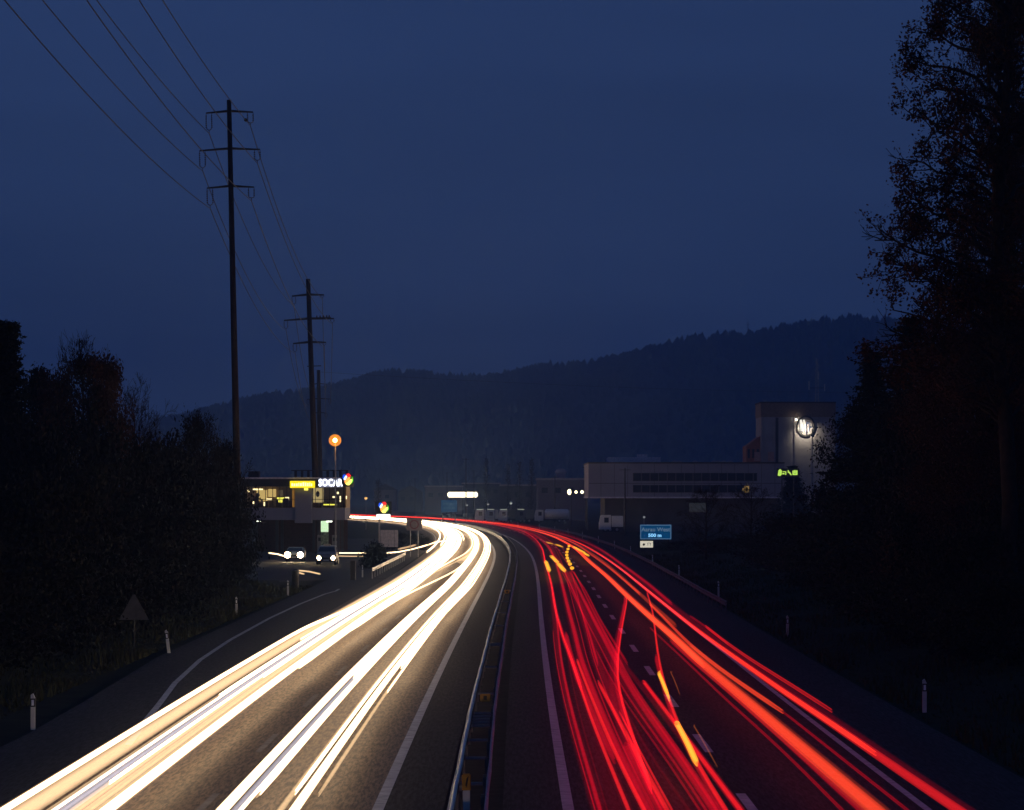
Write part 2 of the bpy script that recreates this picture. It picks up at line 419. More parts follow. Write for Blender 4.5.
def finish(b, core, name, m, parent=None):
    o = b.build(name, m, parent); a = o.data.attributes.new('core', 'FLOAT', 'POINT'); a.data.foreach_set('value', core)
    o.data.polygons.foreach_set('use_smooth', [True] * len(o.data.polygons)); return o
def trail(name, label, cat, group, strands):
    """one trail = the strands (kind, z, w, v, control points) that one vehicle side left; the first one is the thing itself"""
    root = None
    for i, (kind, z, w, v, ctrl) in enumerate(strands):
        b = MB(); core = []; strand(b, core, smooth_path(ctrl), w * {'white': .76, 'crimson': .82, 'dim': .72, 'tan': .85, 'red': .9}.get(kind, 1), v, z)
        o = finish(b, core, name if i == 0 else 'strand', TM[kind], root)
        if i == 0: root = tag(o, label, cat, group)
    return root
def px(pts, z, tail=None):
    """survey points of a trail in the photograph -> (along, offset) on the motorway"""
    c = []
    for x, y in pts:
        X, Y = up(x, y, z); c.append(off(X, Y))
    if tail: c += tail
    return c
HG = 'white headlight trails'; RG = 'red tail light trails'
def drift(d):  # the oncoming lanes cut the bend a little
    return [(44, d), (90, d), (140, d + .12), (190, d + .42), (320, d + .35), (420, d + .5), (560, d + .3), (760, d), (1250, d)]
near = lambda d, s0=44: [(s0, d)] + [p for p in drift(d) if p[0] > s0]
Z = .65
# outer lane
trail('headlight_trail', 'outermost white headlight trail beside the dark slip lane, with a kink', 'light trail', HG,
      [('white', Z, .085, .06, [(44, -8.78), (90, -8.8), (134, -8.72), (140, -8.45), (146, -8.05), (200, -7.7), (320, -7.9), (1250, -7.9)]), ('tan', Z, .19, .05, [(44, -8.78), (90, -8.8), (134, -8.72), (140, -8.45), (146, -8.05)])])
trail('headlight_trail', 'broad tan headlight band just inside the outermost white trail', 'light trail', HG,
      [('warm', .7, .28, .08, near(-8.27)), ('tan', .75, .38, .06, near(-8.25)), ('white', .62, .045, .04, near(-8.12, 120)), ('warm', .62, .05, .04, near(-7.95)), ('white', .64, .08, .05, near(-7.92, 86)), ('white', .64, .14, .08, near(-7.95, 150))])
trail('headlight_trail', 'thin cool white streak beside the dark gap in the outer lane', 'light trail', HG,
      [('grey', .62, .16, .05, near(-7.80)), ('white', .6, .03, .03, near(-7.90)), ('grey', .6, .10, .05, near(-7.64))])
trail('headlight_trail', 'tan twin streak between dark gap and brightest outer streak', 'light trail', HG,
      [('warm', .66, .11, .05, near(-7.42)), ('white', .64, .035, .04, near(-7.52, 60)), ('warm', .66, .07, .05, near(-7.18)), ('tan', .66, .22, .05, near(-7.3)), ('white', .66, .07, .05, near(-7.4, 95)), ('white', .66, .12, .06, near(-7.2, 165))])
trail('headlight_trail', 'brightest white trail on the inner side of the outer lane', 'light trail', HG,
      [('white', .64, .15, .08, near(-6.84)), ('warm', .66, .3, .06, near(-6.90)), ('white', .66, .10, .06, near(-6.62, 100)), ('white', .66, .12, .06, near(-6.5, 128))])
# lane changers
trail('headlight_trail', 'slim white trail crossing diagonally from inner lane to outer lane', 'light trail', HG,
      [('white', .66, .05, .05, [(150, -6.35), (175, -5.95), (200, -5.2), (225, -4.5), (260, -4.2), (1250, -4.2)])])
trail('headlight_trail', 'warm trail crossing between the lanes further up the bend', 'light trail', HG,
      [('warm', .66, .09, .05, [(172, -6.5), (210, -6.2), (240, -5.6), (270, -4.8), (300, -4.2), (420, -4.0), (1250, -4.2)]),
       ('white', .66, .05, .05, [(185, -6.6), (225, -6.2), (260, -5.6), (290, -5.0), (330, -4.6), (1250, -4.6)])])
# inner lane
trail('headlight_trail', 'wide white trail beside the left lane dashes', 'light trail', HG,
      [('white', .64, .15, .08, near(-4.66)), ('white', .64, .08, .06, near(-4.45, 95))])
trail('headlight_trail', 'slim white trail right of the wide one, its end short of the frame', 'light trail', HG,
      [('white', .64, .06, .05, near(-4.22, 58)), ('warm', .64, .10, .05, near(-4.25, 57.5)), ('grey', .62, .10, .05, near(-4.42)), ('white', .62, .05, .04, near(-4.33, 49))])
trail('headlight_trail', 'bright white trail nearest the median barrier', 'light trail', HG,
      [('white', .64, .13, .08, near(-3.30)), ('warm', .64, .07, .05, near(-3.56)), ('white', .64, .05, .05, near(-3.52, 58)), ('white', .66, .09, .06, near(-3.10, 100))])
trail('headlight_trail', 'short tan trail on the median side with a blunt end', 'light trail', HG,
      [('warm', .62, .05, .04, near(-3.04, 57.8)), ('white', .62, .03, .04, near(-3.02, 88)), ('white', .62, .07, .05, near(-2.85, 150))])
# far bend: more vehicles' lamps fill the outer lanes
for i, (d, lab) in enumerate([(-9.0, 'far white trail along the outer kerb of the bend'), (-8.3, 'far white trail in the middle of the outer lane on the bend'), (-5.7, 'far white trail between the two lanes on the bend'), (-2.6, 'far white trail nearest the barrier on the bend')]):
    trail('headlight_trail', lab, 'light trail', HG, [('white', .7, .16, .1, [(300 + 40 * i, d), (480, d + .1), (1250, d)])])
for lab, d in (('soft warm glow band in the outer lane of the far bend', -7.2), ('soft warm glow band in the inner lane of the far bend', -4.4)):  # wide bands added for the glow over the merged trails
    trail('headlight_trail', lab, 'light trail', HG, [('warm', .8, .75, .15, [(250, d), (330, d + .2), (1250, d)]), ('white', .7, .2, .12, [(330, d + .2), (1250, d)])])
# trails into the rest area
def free_trail(label, kind, pts, w, v, z):
    b = MB(); core = []
    P = [Vector(p) for p in pts]; sec = [(-1, 0, 0), (-.62, .78, .55), (0, 1, 1), (.62, .78, .55), (1, 0, 0), (.62, -.78, .55), (0, -1, 1), (-.62, -.78, .55)]
    for i, p in enumerate(P):
        t = (P[min(i + 1, len(P) - 1)] - P[max(0, i - 1)]).normalized(); nn = Vector((t.y, -t.x))
        for a, c, q in sec: b.v.append((p.x + nn.x * a * w, p.y + nn.y * a * w, z + c * v)); core.append(1.0 if kind != 'white' else max(q, .4))
    for i in range(len(P) - 1):
        for k in range(8):
            k2 = (k + 1) % 8; b.f.append((8 * i + k, 8 * i + k2, 8 * i + 8 + k2, 8 * i + 8 + k))
    return tag(finish(b, core, 'headlight_trail', TM[kind]), label, 'light trail', 'headlight trails in the rest area')
U = lambda l, z=.65: [up(x, y, z) for x, y in l]
free_trail('white trail leaving the bend into the rest area', 'white', U([(447, 540.5), (437, 542), (424, 546), (411, 549.5), (399, 551.8), (387, 553)]), .07, .06, .65)
free_trail('short angled white trail just above the exit trail', 'warm', U([(436, 541), (431, 544), (424, 546), (417, 548)]), .12, .08, .65)
free_trail('dim tan trail above the exit beside the hedge', 'tan', U([(416, 544.8), (408, 547), (399, 549)]), .15, .10, .65)
free_trail('level white trail right of the waiting grey van', 'white', U([(368, 553.0), (354, 553), (339, 553)]), .10, .05, .65)
free_trail('second level trail just under the level white one', 'warm', U([(366, 556.3), (352, 556.3), (338, 556.0)]), .10, .04, .65)
free_trail('low short white trail on the yard under the left car', 'warm', U([(294, 571.5), (304, 574)], .5), .06, .06, .5)
free_trail('low longer white trail on the yard in front of the van', 'warm', U([(299, 570.5), (309, 571.5), (320, 574)], .5), .06, .06, .5)
free_trail('broad white trail left of the bright left car', 'white', U([(269, 553), (277, 554), (284, 556)]), .10, .06, .65)

# ---- tail lights, right carriageway
Z = .8
def rt(kind, pts, z=.8, w=.07, v=.06, tail=None): return (kind, z, w, v, px(pts, z, tail))
TR = [(330, 8.3), (460, 8.0), (620, 7.9), (1250, 7.9)]
TQ = [(400, 6.9), (520, 6.6), (1250, 6.5)]
TL = [(470, 4.6), (620, 4.6), (1250, 4.6)]
R1 = [(1000, 838), (956, 807), (900, 773), (876, 754), (837, 726.4), (794, 699), (739, 660), (706, 637), (676.5, 613.7), (647, 590), (623.7, 571), (604, 557), (588.6, 548)]
trail('tail_light_trail', 'bright red trail along the right side of the outer lane', 'light trail', RG,
      [rt('red', R1, w=.17, v=.06, tail=TR), rt('orange', R1[3:], w=.08, v=.05, tail=TR), rt('dim', [(x + 5, y - 1) for x, y in R1], w=.32, v=.06, tail=TR)])
R2 = [(905, 835), (872, 806.5), (836.7, 777), (807, 751.8), (768, 718.6), (729, 685), (705.8, 667), (676.5, 639), (647, 613.7), (627.6, 596), (608, 577), (590, 562)]
trail('tail_light_trail', 'widest orange red trail in the middle of the outer lane', 'light trail', RG,
      [rt('orange', R2, w=.20, v=.08, tail=TQ), rt('orange_soft', R2, w=.30, v=.08, tail=TQ), rt('orange', [(x - 2, y - 1) for x, y in R2[6:]], w=.15, v=.06, tail=TQ)])
trail('tail_light_trail', 'thinner red trail hugging the wide orange one on its left', 'light trail', RG,
      [rt('crimson', [(885, 832), (858, 808), (797.6, 751.8), (760, 719), (722, 685), (700, 668), (670, 640)], w=.07, v=.05), rt('dim', [(885, 832), (858, 808), (797.6, 751.8), (760, 719), (722, 685), (700, 668), (670, 640)], w=.16, v=.05)])
trail('tail_light_trail', 'hair thin red trail at the left edge of the outer lane', 'light trail', RG,
      [rt('crimson', [(862, 830), (838.7, 809), (809, 775), (768, 736), (729, 703), (700, 674), (672, 648), (650, 628)], w=.035, v=.035)])
trail('tail_light_trail', 'wavy orange trail ending in a hook above the grey lane', 'light trail', RG,
      [rt('orange', [(783, 712), (774, 708), (756.6, 693), (729, 676.6), (710, 661), (690, 645), (668, 622), (650, 604)], w=.07, v=.05), rt('orange_soft', [(783, 712), (774, 708), (756.6, 693), (729, 676.6), (710, 661), (690, 645)], w=.12, v=.05)])
trail('tail_light_trail', 'thin red trail running on from the hook to the frame edge', 'light trail', RG,
      [rt('crimson', [(925, 824), (900, 804.5), (860, 773), (817, 738), (783, 712)], w=.04, v=.03)])
trail('tail_light_trail', 'outermost red trail that ends in mid lane', 'light trail', RG,
      [rt('red', [(832, 711), (825, 709), (805.5, 693), (778, 676.6), (750.8, 660), (728, 644), (705.5, 626)], w=.06, v=.05), rt('crimson', [(728, 644), (705.5, 626), (690, 616)], w=.05, v=.04)])
trail('tail_light_trail', 'second far red trail between both bright outer lane trails', 'light trail', RG,
      [rt('orange_soft', [(676, 626), (650, 603), (625, 580), (604, 562), (588, 551)], w=.16, v=.06, tail=[(380, 7.5), (1250, 7.2)]), rt('orange', [(640, 594), (612, 570), (590, 554)], w=.07, v=.06, tail=[(380, 7.7), (1250, 7.3)])])
trail('tail_light_trail', 'far red trail on the outer edge of the bend', 'light trail', RG,
      [rt('crimson', [(672, 604), (650, 585), (620, 563), (600, 549)], z=.8, w=.12, v=.06, tail=[(360, 9.2), (1250, 9.0)]), rt('dim', [(672, 604), (650, 585), (620, 563), (600, 549)], z=1.0, w=.2, v=.1, tail=[(360, 9.2), (1250, 9.0)])])
# lane changers
X1 = [(652, 792), (640, 757), (630, 728), (621, 700), (617, 683), (617.5, 660), (621.5, 630), (626, 607), (627.6, 596)]
trail('tail_light_trail', 'red trail swinging from outer lane across the dashes to inner lane', 'light trail', RG,
      [rt('red', X1, w=.05, v=.05), rt('crimson', [(x - 1.5, y) for x, y in X1], w=.12, v=.05), rt('dim', [(640, 790), (628, 755), (616, 715), (611, 690), (612, 665), (618, 632), (625, 604)], w=.16, v=.05)])
X2 = [(740, 832), (725, 810), (709.7, 787), (698, 766.5), (688, 744), (676.5, 722.5), (669.6, 701), (663, 679.5), (658, 655), (655, 629), (653, 612), (647, 592)]
trail('tail_light_trail', 'slender red trail leaving the outer lane, yellow indicator flashes on it', 'light trail', RG,
      [rt('red', X2, w=.055, v=.05), rt('crimson', [(x - 2, y) for x, y in X2[:-3]], w=.10, v=.05),
       rt('yellow', [(697, 764), (692, 753), (688, 744), (681, 731), (677, 723)], z=.85, w=.085, v=.06), rt('yellow', [(669.6, 700), (665, 688), (660, 672)], z=.85, w=.07, v=.05)])
for lab, p in (('upper thin orange spark line right of the yellow flash', [(672.6, 671.7), (680, 695)]), ('lower thin orange spark line beside a lane dash', [(695, 725), (717.5, 767)])):
    trail('indicator_trail', lab, 'light trail', 'thin orange spark lines', [rt('thinor', p, w=.022, v=.02, z=.3)])
# inner lane
L1 = [(604, 830), (598, 808.5), (582.7, 757.7), (569, 709), (559, 660), (556, 630), (553, 600), (546, 572), (541, 553)]
trail('tail_light_trail', 'dim crimson trail at the left edge of the inner lane', 'light trail', RG,
      [rt('dim', L1, w=.22, v=.06, tail=TL[1:]), rt('crimson', [(x + 2, y) for x, y in L1], w=.06, v=.05, tail=TL[1:]), rt('faint', [(x + 18, y) for x, y in L1[:5]], w=.40, v=.06), rt('dim', [(x + 9, y) for x, y in L1[:6]], w=.03, v=.03), rt('crimson', [(x - 3, y) for x, y in L1[:6]], w=.02, v=.02)])
L2 = [(636, 828), (628.6, 810), (612, 769), (594.5, 728), (581, 689), (572, 660), (563, 637), (555, 608), (551.5, 584), (544.6, 561), (540, 545)]
trail('tail_light_trail', 'bright slim red trail left of the broad inner lane band', 'light trail', RG,
      [rt('red', L2, w=.05, v=.05, tail=TL), rt('crimson', L2[4:], w=.13, v=.06, tail=TL), rt('dim', L2, w=.14, v=.06)])
L3 = [(662, 836), (645, 806), (639, 796.7), (623.7, 761.6), (608, 728), (594.5, 695), (581, 660), (575, 633), (567, 604), (561, 579), (553, 556), (547, 546)]
trail('tail_light_trail', 'broad bright red band down the middle of the inner lane', 'light trail', RG,
      [rt('crimson', L3, w=.13, v=.07, tail=[(520, 5.2), (1250, 5.2)]), rt('red', [(x - 4, y) for x, y in L3[:7]], w=.06, v=.05), rt('dim', L3, w=.30, v=.07), rt('crimson', [(x + 6, y) for x, y in L3], w=.03, v=.03), rt('crimson', [(x + 12, y - 2) for x, y in L3], w=.025, v=.03), rt('crimson', [(x - 9, y) for x, y in L3[3:8]], w=.12, v=.06)])
L4 = [(676, 826), (666.7, 810), (647, 775), (631.6, 744), (614, 711), (598, 681.5)]
trail('tail_light_trail', 'red trail with a sharp start right of the broad inner band', 'light trail', RG,
      [rt('red', L4, w=.07, v=.05), rt('crimson', [(x - 6, y) for x, y in L4[:4]], w=.16, v=.05), rt('dim', L4, w=.2, v=.05), rt('red', [(x + 5, y) for x, y in L4[:5]], w=.025, v=.03)])
L5 = [(700, 832), (686, 810), (666, 786), (647, 761), (628, 725), (612, 694), (598, 665), (590.5, 637), (582.7, 613.7), (575, 594), (563, 569), (553, 555)]
trail('tail_light_trail', 'faint crimson band between the two inner lane bundles', 'light trail', RG,
      [rt('faint', L5, w=.34, v=.06), rt('dim', [(x + 5, y) for x, y in L5[:7]], w=.03, v=.03), rt('crimson', L5[6:], w=.06, v=.05, tail=[(520, 5.6), (1250, 5.4)]), rt('dim', L5[4:], w=.3, v=.05, tail=[(520, 5.6), (1250, 5.4)])])
L6 = [(727, 830), (713, 808), (703, 792), (684, 763.5), (661, 732), (637, 699), (620, 670), (609, 648), (594, 620), (582, 596), (570, 572)]
trail('tail_light_trail', 'wide crimson band right of the faint one, brightening at its edge', 'light trail', RG,
      [rt('crimson', L6, w=.12, v=.06), rt('dim', [(x - 4, y) for x, y in L6], w=.36, v=.07), rt('crimson', [(x - 8, y) for x, y in L6], w=.03, v=.03), rt('crimson', [(x - 13, y + 2) for x, y in L6[:8]], w=.02, v=.03), rt('crimson', [(x + 4, y) for x, y in L6], w=.08, v=.05)])
L7 = [(757, 832), (740, 810), (729, 795), (715.5, 777), (698, 753.8), (678, 726), (662.8, 707), (643, 681.5)]
trail('tail_light_trail', 'slim red trail starting beside the wide crimson band', 'light trail', RG,
      [rt('red', L7, w=.05, v=.045), rt('crimson', L7, w=.12, v=.05), rt('dim', [(690, 750), (667, 718.6), (645, 691), (622, 662), (600, 628), (586, 602)], w=.14, v=.05)])
L8 = [(627.6, 664), (616, 645), (600, 619.6), (586.6, 592), (575, 575), (567, 563), (560, 553)]
trail('tail_light_trail', 'far crimson trail along the dashes at the bend exit', 'light trail', RG,
      [rt('crimson', L8, w=.06, v=.05, tail=[(500, 6.2), (1250, 6.0)]), rt('dim', [(x - 5, y + 2) for x, y in L8], w=.22, v=.06, tail=[(500, 6.0), (1250, 5.8)])])
# indicator flashes
FG = 'yellow indicator flashes in the bend'
trail('indicator_flash', 'left of two broad yellow flashes on the inner lane', 'light flash', FG, [rt('yellow', [(549.5, 571.5), (545.6, 561)], w=.20, v=.07, z=.85)])
trail('indicator_flash', 'right of two broad yellow flashes, longer and brighter', 'light flash', FG, [rt('yellow', [(565, 571.5), (558, 563.5)], w=.24, v=.07, z=.85), rt('yellow', [(558, 563), (551, 556)], w=.24, v=.07, z=.85)])
dots = [(569, 546), (568, 549), (567, 552), (566.8, 555), (567.3, 558), (568.5, 561), (570, 564), (572, 568)]
for i, (x, y) in enumerate(dots):
    X, Y = up(x, y, .85); b = MB(); b.ball((0, 0, 0), .17, 1, 2.5, .8, 8)
    o = b.build('indicator_flash', emit('indicator flash', (1, .45, .03), 1.2) if i == 0 else bpy.data.materials['indicator flash'], None, True, (X, Y, .85))
    tag(o, 'small yellow dot in a curved chain of flashes between the lanes', 'light flash', 'chain of small yellow flashes')
for lab, p in (('thin orange streak high in the red bend', [(553, 544), (546, 542)]), ('orange streak in the red bend above the yellow chain', [(585, 553), (573, 546.5)]), ('small orange streak on the outer lane past the chain', [(589, 556), (584, 553)]), ('orange streak left of the chain top', [(563, 547), (556, 544.5)])):
    trail('indicator_flash', lab, 'light flash', FG, [rt('yellow', p, w=.22, v=.05, z=.9)])

# ------------------------------------------------------------------ guard rails
def guardrail(label, d, y0, y1, side, top=.75, group='guard rails', post_step=4.0, spacers=(), rest=None, steel='steel', cap=False):
    """W-beam on posts; side = +1 when the beam faces the larger offsets"""
    P = rest or (lambda y, dd, z: at(y, dd, z))
    x, y, z = P(y0, d, 0)
    root = empty('guard_rail', (0, 0, 0), label, 'guard rail', group)
    prof = [(0, .31), (.04, .27), (.04, .22), (0, .17), (0, .14), (.04, .09), (.04, .04), (0, 0)]
    b = MB(); ys = np.append(np.arange(y0, y1, 2.0 if y1 - y0 < 200 else 4.0), y1); n = len(prof)
    wob = [0.012 * math.sin(q * 1.7) + .01 * math.sin(q * .61) for q in ys]
    for q, wv in zip(ys, wob):
        for (o, h) in prof: b.v.append(P(q, d + side * (o + .06) + wv, top - .31 + h + wv * .5))
        for (o, h) in reversed(prof): b.v.append(P(q, d + side * (o + .055) + wv - side * .008, top - .31 + h + wv * .5))
    m = 2 * n
    for i in range(len(ys) - 1):
        for k in range(m):
            k2 = (k + 1) % m; b.f.append((i * m + k, (i + 1) * m + k, (i + 1) * m + k2, i * m + k2))
    b.build('beam', M[steel], root)
    if cap:
        cb = MB(); cb.tube([P(q_, d + wv, top + .03 + wv * .5) for q_, wv in zip(ys, wob)], .045, 8, True); cb.build('lit_edge_tube', M['steel_bright'], root, True)  # added tube that supplies the bright lit edge of the rail
    q = y0 + 1; cnt = 0
    proto = None
    while q < y1 and cnt < 98:
        p = P(q, d + side * .02, 0)
        if proto is None:
            pb = MB(); pb.box(-.05, .05, -.03, .03, -.4, top - .03); pb.box(-.06 , .06, -.05, .05, top - .25, top - .08)
            proto = pb.build('post', M['steel_dull' if steel != 'steel_bright' else 'steel'], root); proto.location = p
        else:
            c = proto.copy(); COL.objects.link(c); c.parent = root; c.location = p
        q += post_step; cnt += 1
    for yy in spacers:
        pb = MB(); pb.box(0, .50, -.04, .04, top - .2, top - .14)
        c = pb.build('crossbar', M['steel'], root); c.location = P(yy, d + .04, 0)
    return root
sp = [62, 68, 73, 77.5, 78.6, 79.7, 80.8, 82, 90, 104, 119, 120.5, 137, 152, 168, 186, 187.5]
guardrail('left steel rail of the median barrier, brightly lit along its face', -.34, 40, 900, -1, spacers=sp, steel='steel', top=.60, cap=True)
guardrail('right steel rail of the median barrier, dull and unlit', .24, 40, 900, 1, steel='steel')
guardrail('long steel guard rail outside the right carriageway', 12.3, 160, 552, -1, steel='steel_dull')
G0 = Vector((-11.1, 229)); G1 = Vector((-10.8, 292))
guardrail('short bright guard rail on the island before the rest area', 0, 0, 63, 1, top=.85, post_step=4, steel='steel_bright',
          rest=lambda q, d, z: ((G0 + (G1 - G0) * q / 63).x + d, (G0 + (G1 - G0) * q / 63).y, z))
# markers standing in the median
t = empty('median_marker', (-.88, 56, 0), 'yellow marker plate on a white post in the median', 'marker post')
pb = MB(); pb.box(-.07, .07, -.03, .03, -.3, .90, .01); pb.build('post', M['white_plastic'], t)
pb = MB(); pb.box(-.085, .085, -.035, .035, .88, 1.22, .02); hd = pb.build('plate', M['yellow_plastic'], t)
pb = MB(); pb.prism([(-.02, 1.0), (.0, .95), (.03, 1.1), (.045, 1.18), (.0, 1.13)], -.041, -.037); pb.build('mark', M['black_plastic'], hd)
for lab, y in (('amber marker box on the crossbars of the median barrier', 84), ('far amber marker box in the median before the bend', 176)):
    t = empty('marker_box', (cen(y), y, .62), lab, 'marker')
    pb = MB(); pb.box(-.15, .15, -.05, .05, .0, .22, .02); pb.build('body', M['yellow_plastic'], t)
    pb = MB(); pb.box(-.05, .05, -.056, -.052, .05, .17); pb.build('mark', M['black_plastic'], t)

# ------------------------------------------------------------------ delineator posts
def delineator():
    t = empty('delineator_post', (0, 0, 0), 'x', 'delineator')
    body = MB(); body.prism([(-.06, -.1), (.06, -.1), (.06, .86), (.0, .98), (-.06, .94)], -.05, .05)
    body.build('post', M['white_plastic'], t)
    bb = MB(); bb.box(-.064, .064, -.054, .054, .60, .84); band = bb.build('black_band', M['black_plastic'], t)
    rb = MB(); rb.box(-.035, .035, -.06, -.055, .64, .80); rb.build('reflector', M['refl'], band)
    return t
M['refl'] = mat('retroreflector', (.85, .87, .9), .25, var=.05)
bp = M['white_plastic'].copy(); M['post_white'] = bp
dp = delineator(); first = True
def put_del(X, Y, z, label, group, tilt=0):
    global first
    o = dp if first else copy_tree(dp); first = False
    o.location = (X, Y, z); o.rotation_euler = (0, tilt, 0); o['label'] = label; o['group'] = group
RP = [(924.5, 711, 'nearest white delineator on the right verge'), (787.5, 636.5, 'second delineator from the front on the right verge'), (718.5, 596, 'delineator standing at the near end of the right guard rail'),
      (679, 577, 'delineator behind the right guard rail, second past its end'), (652.5, 565, 'delineator just left of the blue exit sign foot')]
for x, y, lab in RP:
    X, Y = up(x, y); put_del(X, Y, 0, lab, 'right side delineators')
for Y in (319, 358, 400, 444, 484, 520, 560, 610):
    p = at(Y, 12.95); put_del(p[0], p[1], 0, 'small far delineator in the row along the outer rail of the bend', 'right side delineators')
for x, y, lab, tl in [(33, 728, 'nearest delineator on the dark left verge', 0), (169, 653, 'leaning delineator beside the warning sign back', -.12), (236.5, 614.5, 'delineator on the left verge halfway to the yard', 0), (288, 595, 'delineator at the foot of the left bushes near the yard', 0), (362.5, 577, 'delineator beside the dark box on the traffic island', 0)]:
    X, Y = up(x, y); put_del(X, Y, 0, lab, 'left side delineators', tl)

# ------------------------------------------------------------------ signs
X, Y = up(134, 655)
t = empty('warning_sign', (X, Y, 0), 'dark back of a triangular warning sign on the left verge', 'road sign')
b = MB(); b.prism([(-.62, 1.45), (.62, 1.45), (.04, 2.5), (-.04, 2.5)], -.015, .0); b.build('plate_back', M['signback'] if 'signback' in M else M.setdefault('signback', mat('sign back', (.055, .055, .065), .6, .2)), t)
b = MB(); b.tube([(0, .05, -.3), (0, .05, 2.3)], .035); b.build('pole', M['dark_metal'], t)
b = MB(); b.box(-.4, .4, .0, .03, 1.7, 1.74); b.build('bracket', M['steel'], t)

def frame(b, x0, x1, z0, z1, w, y0, y1):
    b.box(x0, x1, y0, y1, z0, z0 + w); b.box(x0, x1, y0, y1, z1 - w, z1); b.box(x0, x0 + w, y0, y1, z0 + w, z1 - w); b.box(x1 - w, x1, y0, y1, z0 + w, z1 - w)
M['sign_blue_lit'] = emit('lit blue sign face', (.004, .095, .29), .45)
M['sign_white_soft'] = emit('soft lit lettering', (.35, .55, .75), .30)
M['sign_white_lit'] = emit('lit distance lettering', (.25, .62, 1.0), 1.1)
M['panel_white'] = emit('retroreflective white panel', (1, .93, .76), .62)  # emission stands in for light thrown back by reflective sheeting
Y = 330.0; x0, z1 = pz(640, 524.5, Y); x1, z0 = pz(671.5, 539.5, Y)
t = empty('exit_sign', (x0, Y, 0), 'blue motorway exit sign with white border beside the right carriageway', 'road sign')
w, hgt = x1 - x0, z1 - z0
b = MB(); b.box(0, w, 0, .06, z0, z1); pl = b.build('panel', M['sign_blue_lit'], t)
b = MB(); frame(b, .05, w - .05, z0 + .05, z1 - .05, .06, -.006, -.001); b.build('border', M['sign_white_soft'], pl)
text_mesh('lettering', 'Aarau West', .66, M['sign_white_soft'], pl, (w / 2, -.012, z0 + hgt * .66), bold=.008)
text_mesh('distance', '500 m', .52, M['sign_white_lit'], pl, (w / 2 - .1, -.012, z0 + hgt * .27), bold=.02, sx=1.15)
b = MB()
for q in (.35, w - .35): b.tube([(q, .12, -.3), (q, .12, z1 - .1)], .07)
b.build('supports', M['dark_metal'], t)
a0, c1 = pz(640.2, 541, Y); a1, c0 = pz(653, 547.5, Y)
t = empty('supplementary_sign', (a0, Y, 0), 'small white panel with arrow hung under the blue exit sign', 'road sign')
w2 = a1 - a0
b = MB(); b.box(0, w2, 0, .04, c0, c1); pl = b.build('panel', M['panel_white'], t)
b = MB(); zc = (c0 + c1) / 2; b.prism([(.28, zc - .16), (.48, zc - .14), (.60, zc + .08), (.50, zc + .05), (.44, zc + .13), (.30, zc + .04)], -.01, -.004)
b.box(w2 * .58, w2 * .62, -.01, -.004, zc - .15, zc + .14); b.box(w2 * .72, w2 * .84, -.01, -.004, zc + .08, zc + .13); b.box(w2 * .78, w2 * .81, -.01, -.004, zc - .15, zc + .08)
b.build('symbols', mat('sign ink', (.12, .11, .09)), pl)
b = MB(); b.tube([(.2, .1, 0), (.2, .1, c1)], .04); b.build('pole', M['dark_metal'], t)
X, Y2 = up(646, 556); 
# far blue sign at the bend
Y = 640.0; x0, z1 = pz(441, 500, Y); x1, z0 = pz(457, 512, Y)
t = empty('direction_sign', (x0, Y, 0), 'far dim blue direction sign beyond the bend', 'road sign')
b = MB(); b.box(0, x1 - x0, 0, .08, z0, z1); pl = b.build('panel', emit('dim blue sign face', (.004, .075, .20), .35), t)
b = MB()
for (a, c, e, f_) in ((.12, .45, .62, .74), (.5, .85, .62, .72), (.15, .6, .28, .38), (.66, .9, .28, .4)):
    b.box((x1 - x0) * a, (x1 - x0) * c, -.03, -.01, z0 + (z1 - z0) * e, z0 + (z1 - z0) * f_)
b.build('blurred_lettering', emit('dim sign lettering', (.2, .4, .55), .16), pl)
b = MB(); b.tube([(.4, .2, -.3), (.4, .2, z1)], .1); b.tube([(x1 - x0 - .4, .2, -.3), (x1 - x0 - .4, .2, z1)], .1); b.build('supports', M['dark_metal'], t)

# ------------------------------------------------------------------ power line
def power_pole(label, X, Y, top_z, lean, arms, group='tall power line poles', scale=1.0, base_r=.30, top_r=.17, left_drop=True, ak=1.2):
    t = empty('power_pole', (X, Y, 0), label, 'power pole', group); t.rotation_euler = (0, lean, 0)
    b = MB(); b.tube([(0, 0, -.6), (0, 0, top_z * .5), (0, 0, top_z)], [base_r, (base_r + top_r) / 2, top_r], 12); b.build('pole', M['wood'], t, True)
    tips = []
    Rm = Matrix.Rotation(lean, 4, 'Y')
    for (z, l, r, dl, dr) in arms:
        b = MB(); b.tube([(-l, 0, z - .04), (-l * .5, 0, z + .02), (0, 0, z + .09), (r * .5, 0, z + .02), (r, 0, z - .04)], [q_ * ak for q_ in (.05, .07, .09, .07, .05)], 6)
        arm = b.build('crossarm', M['dark_metal'], t)
        for sx, drop, inner in ((-l, dl, .42), (r, dr, -.42)):
            ib = MB()
            for q in (sx, sx + inner):
                ib.tube([(q, 0, z - .05), (q, 0, z - .22)], .02, 5)
                k = z - .22
                while k > z - drop + .2: ib.tube([(q, 0, k), (q, 0, k - .05), (q, 0, k - .10)], [.045, .07, .045], 6); k -= .14
                ib.tube([(q, 0, k), (sx + inner / 2, 0, z - drop)], .03, 5)
            ib.tube([(sx + inner / 2, 0, z - drop), (sx + inner / 2, 0, z - drop - .22)], .025, 5)
            ib.build('insulator', M['insul'], arm)
            tips.append(Vector((X, Y, 0)) + Rm @ Vector((sx + inner / 2, 0, z - drop - .22)))
    return t, tips
PY = 218.0
bx, _ = pz(237.5, 495, PY); tx, tz = pz(229, 100, PY)
arms1 = []
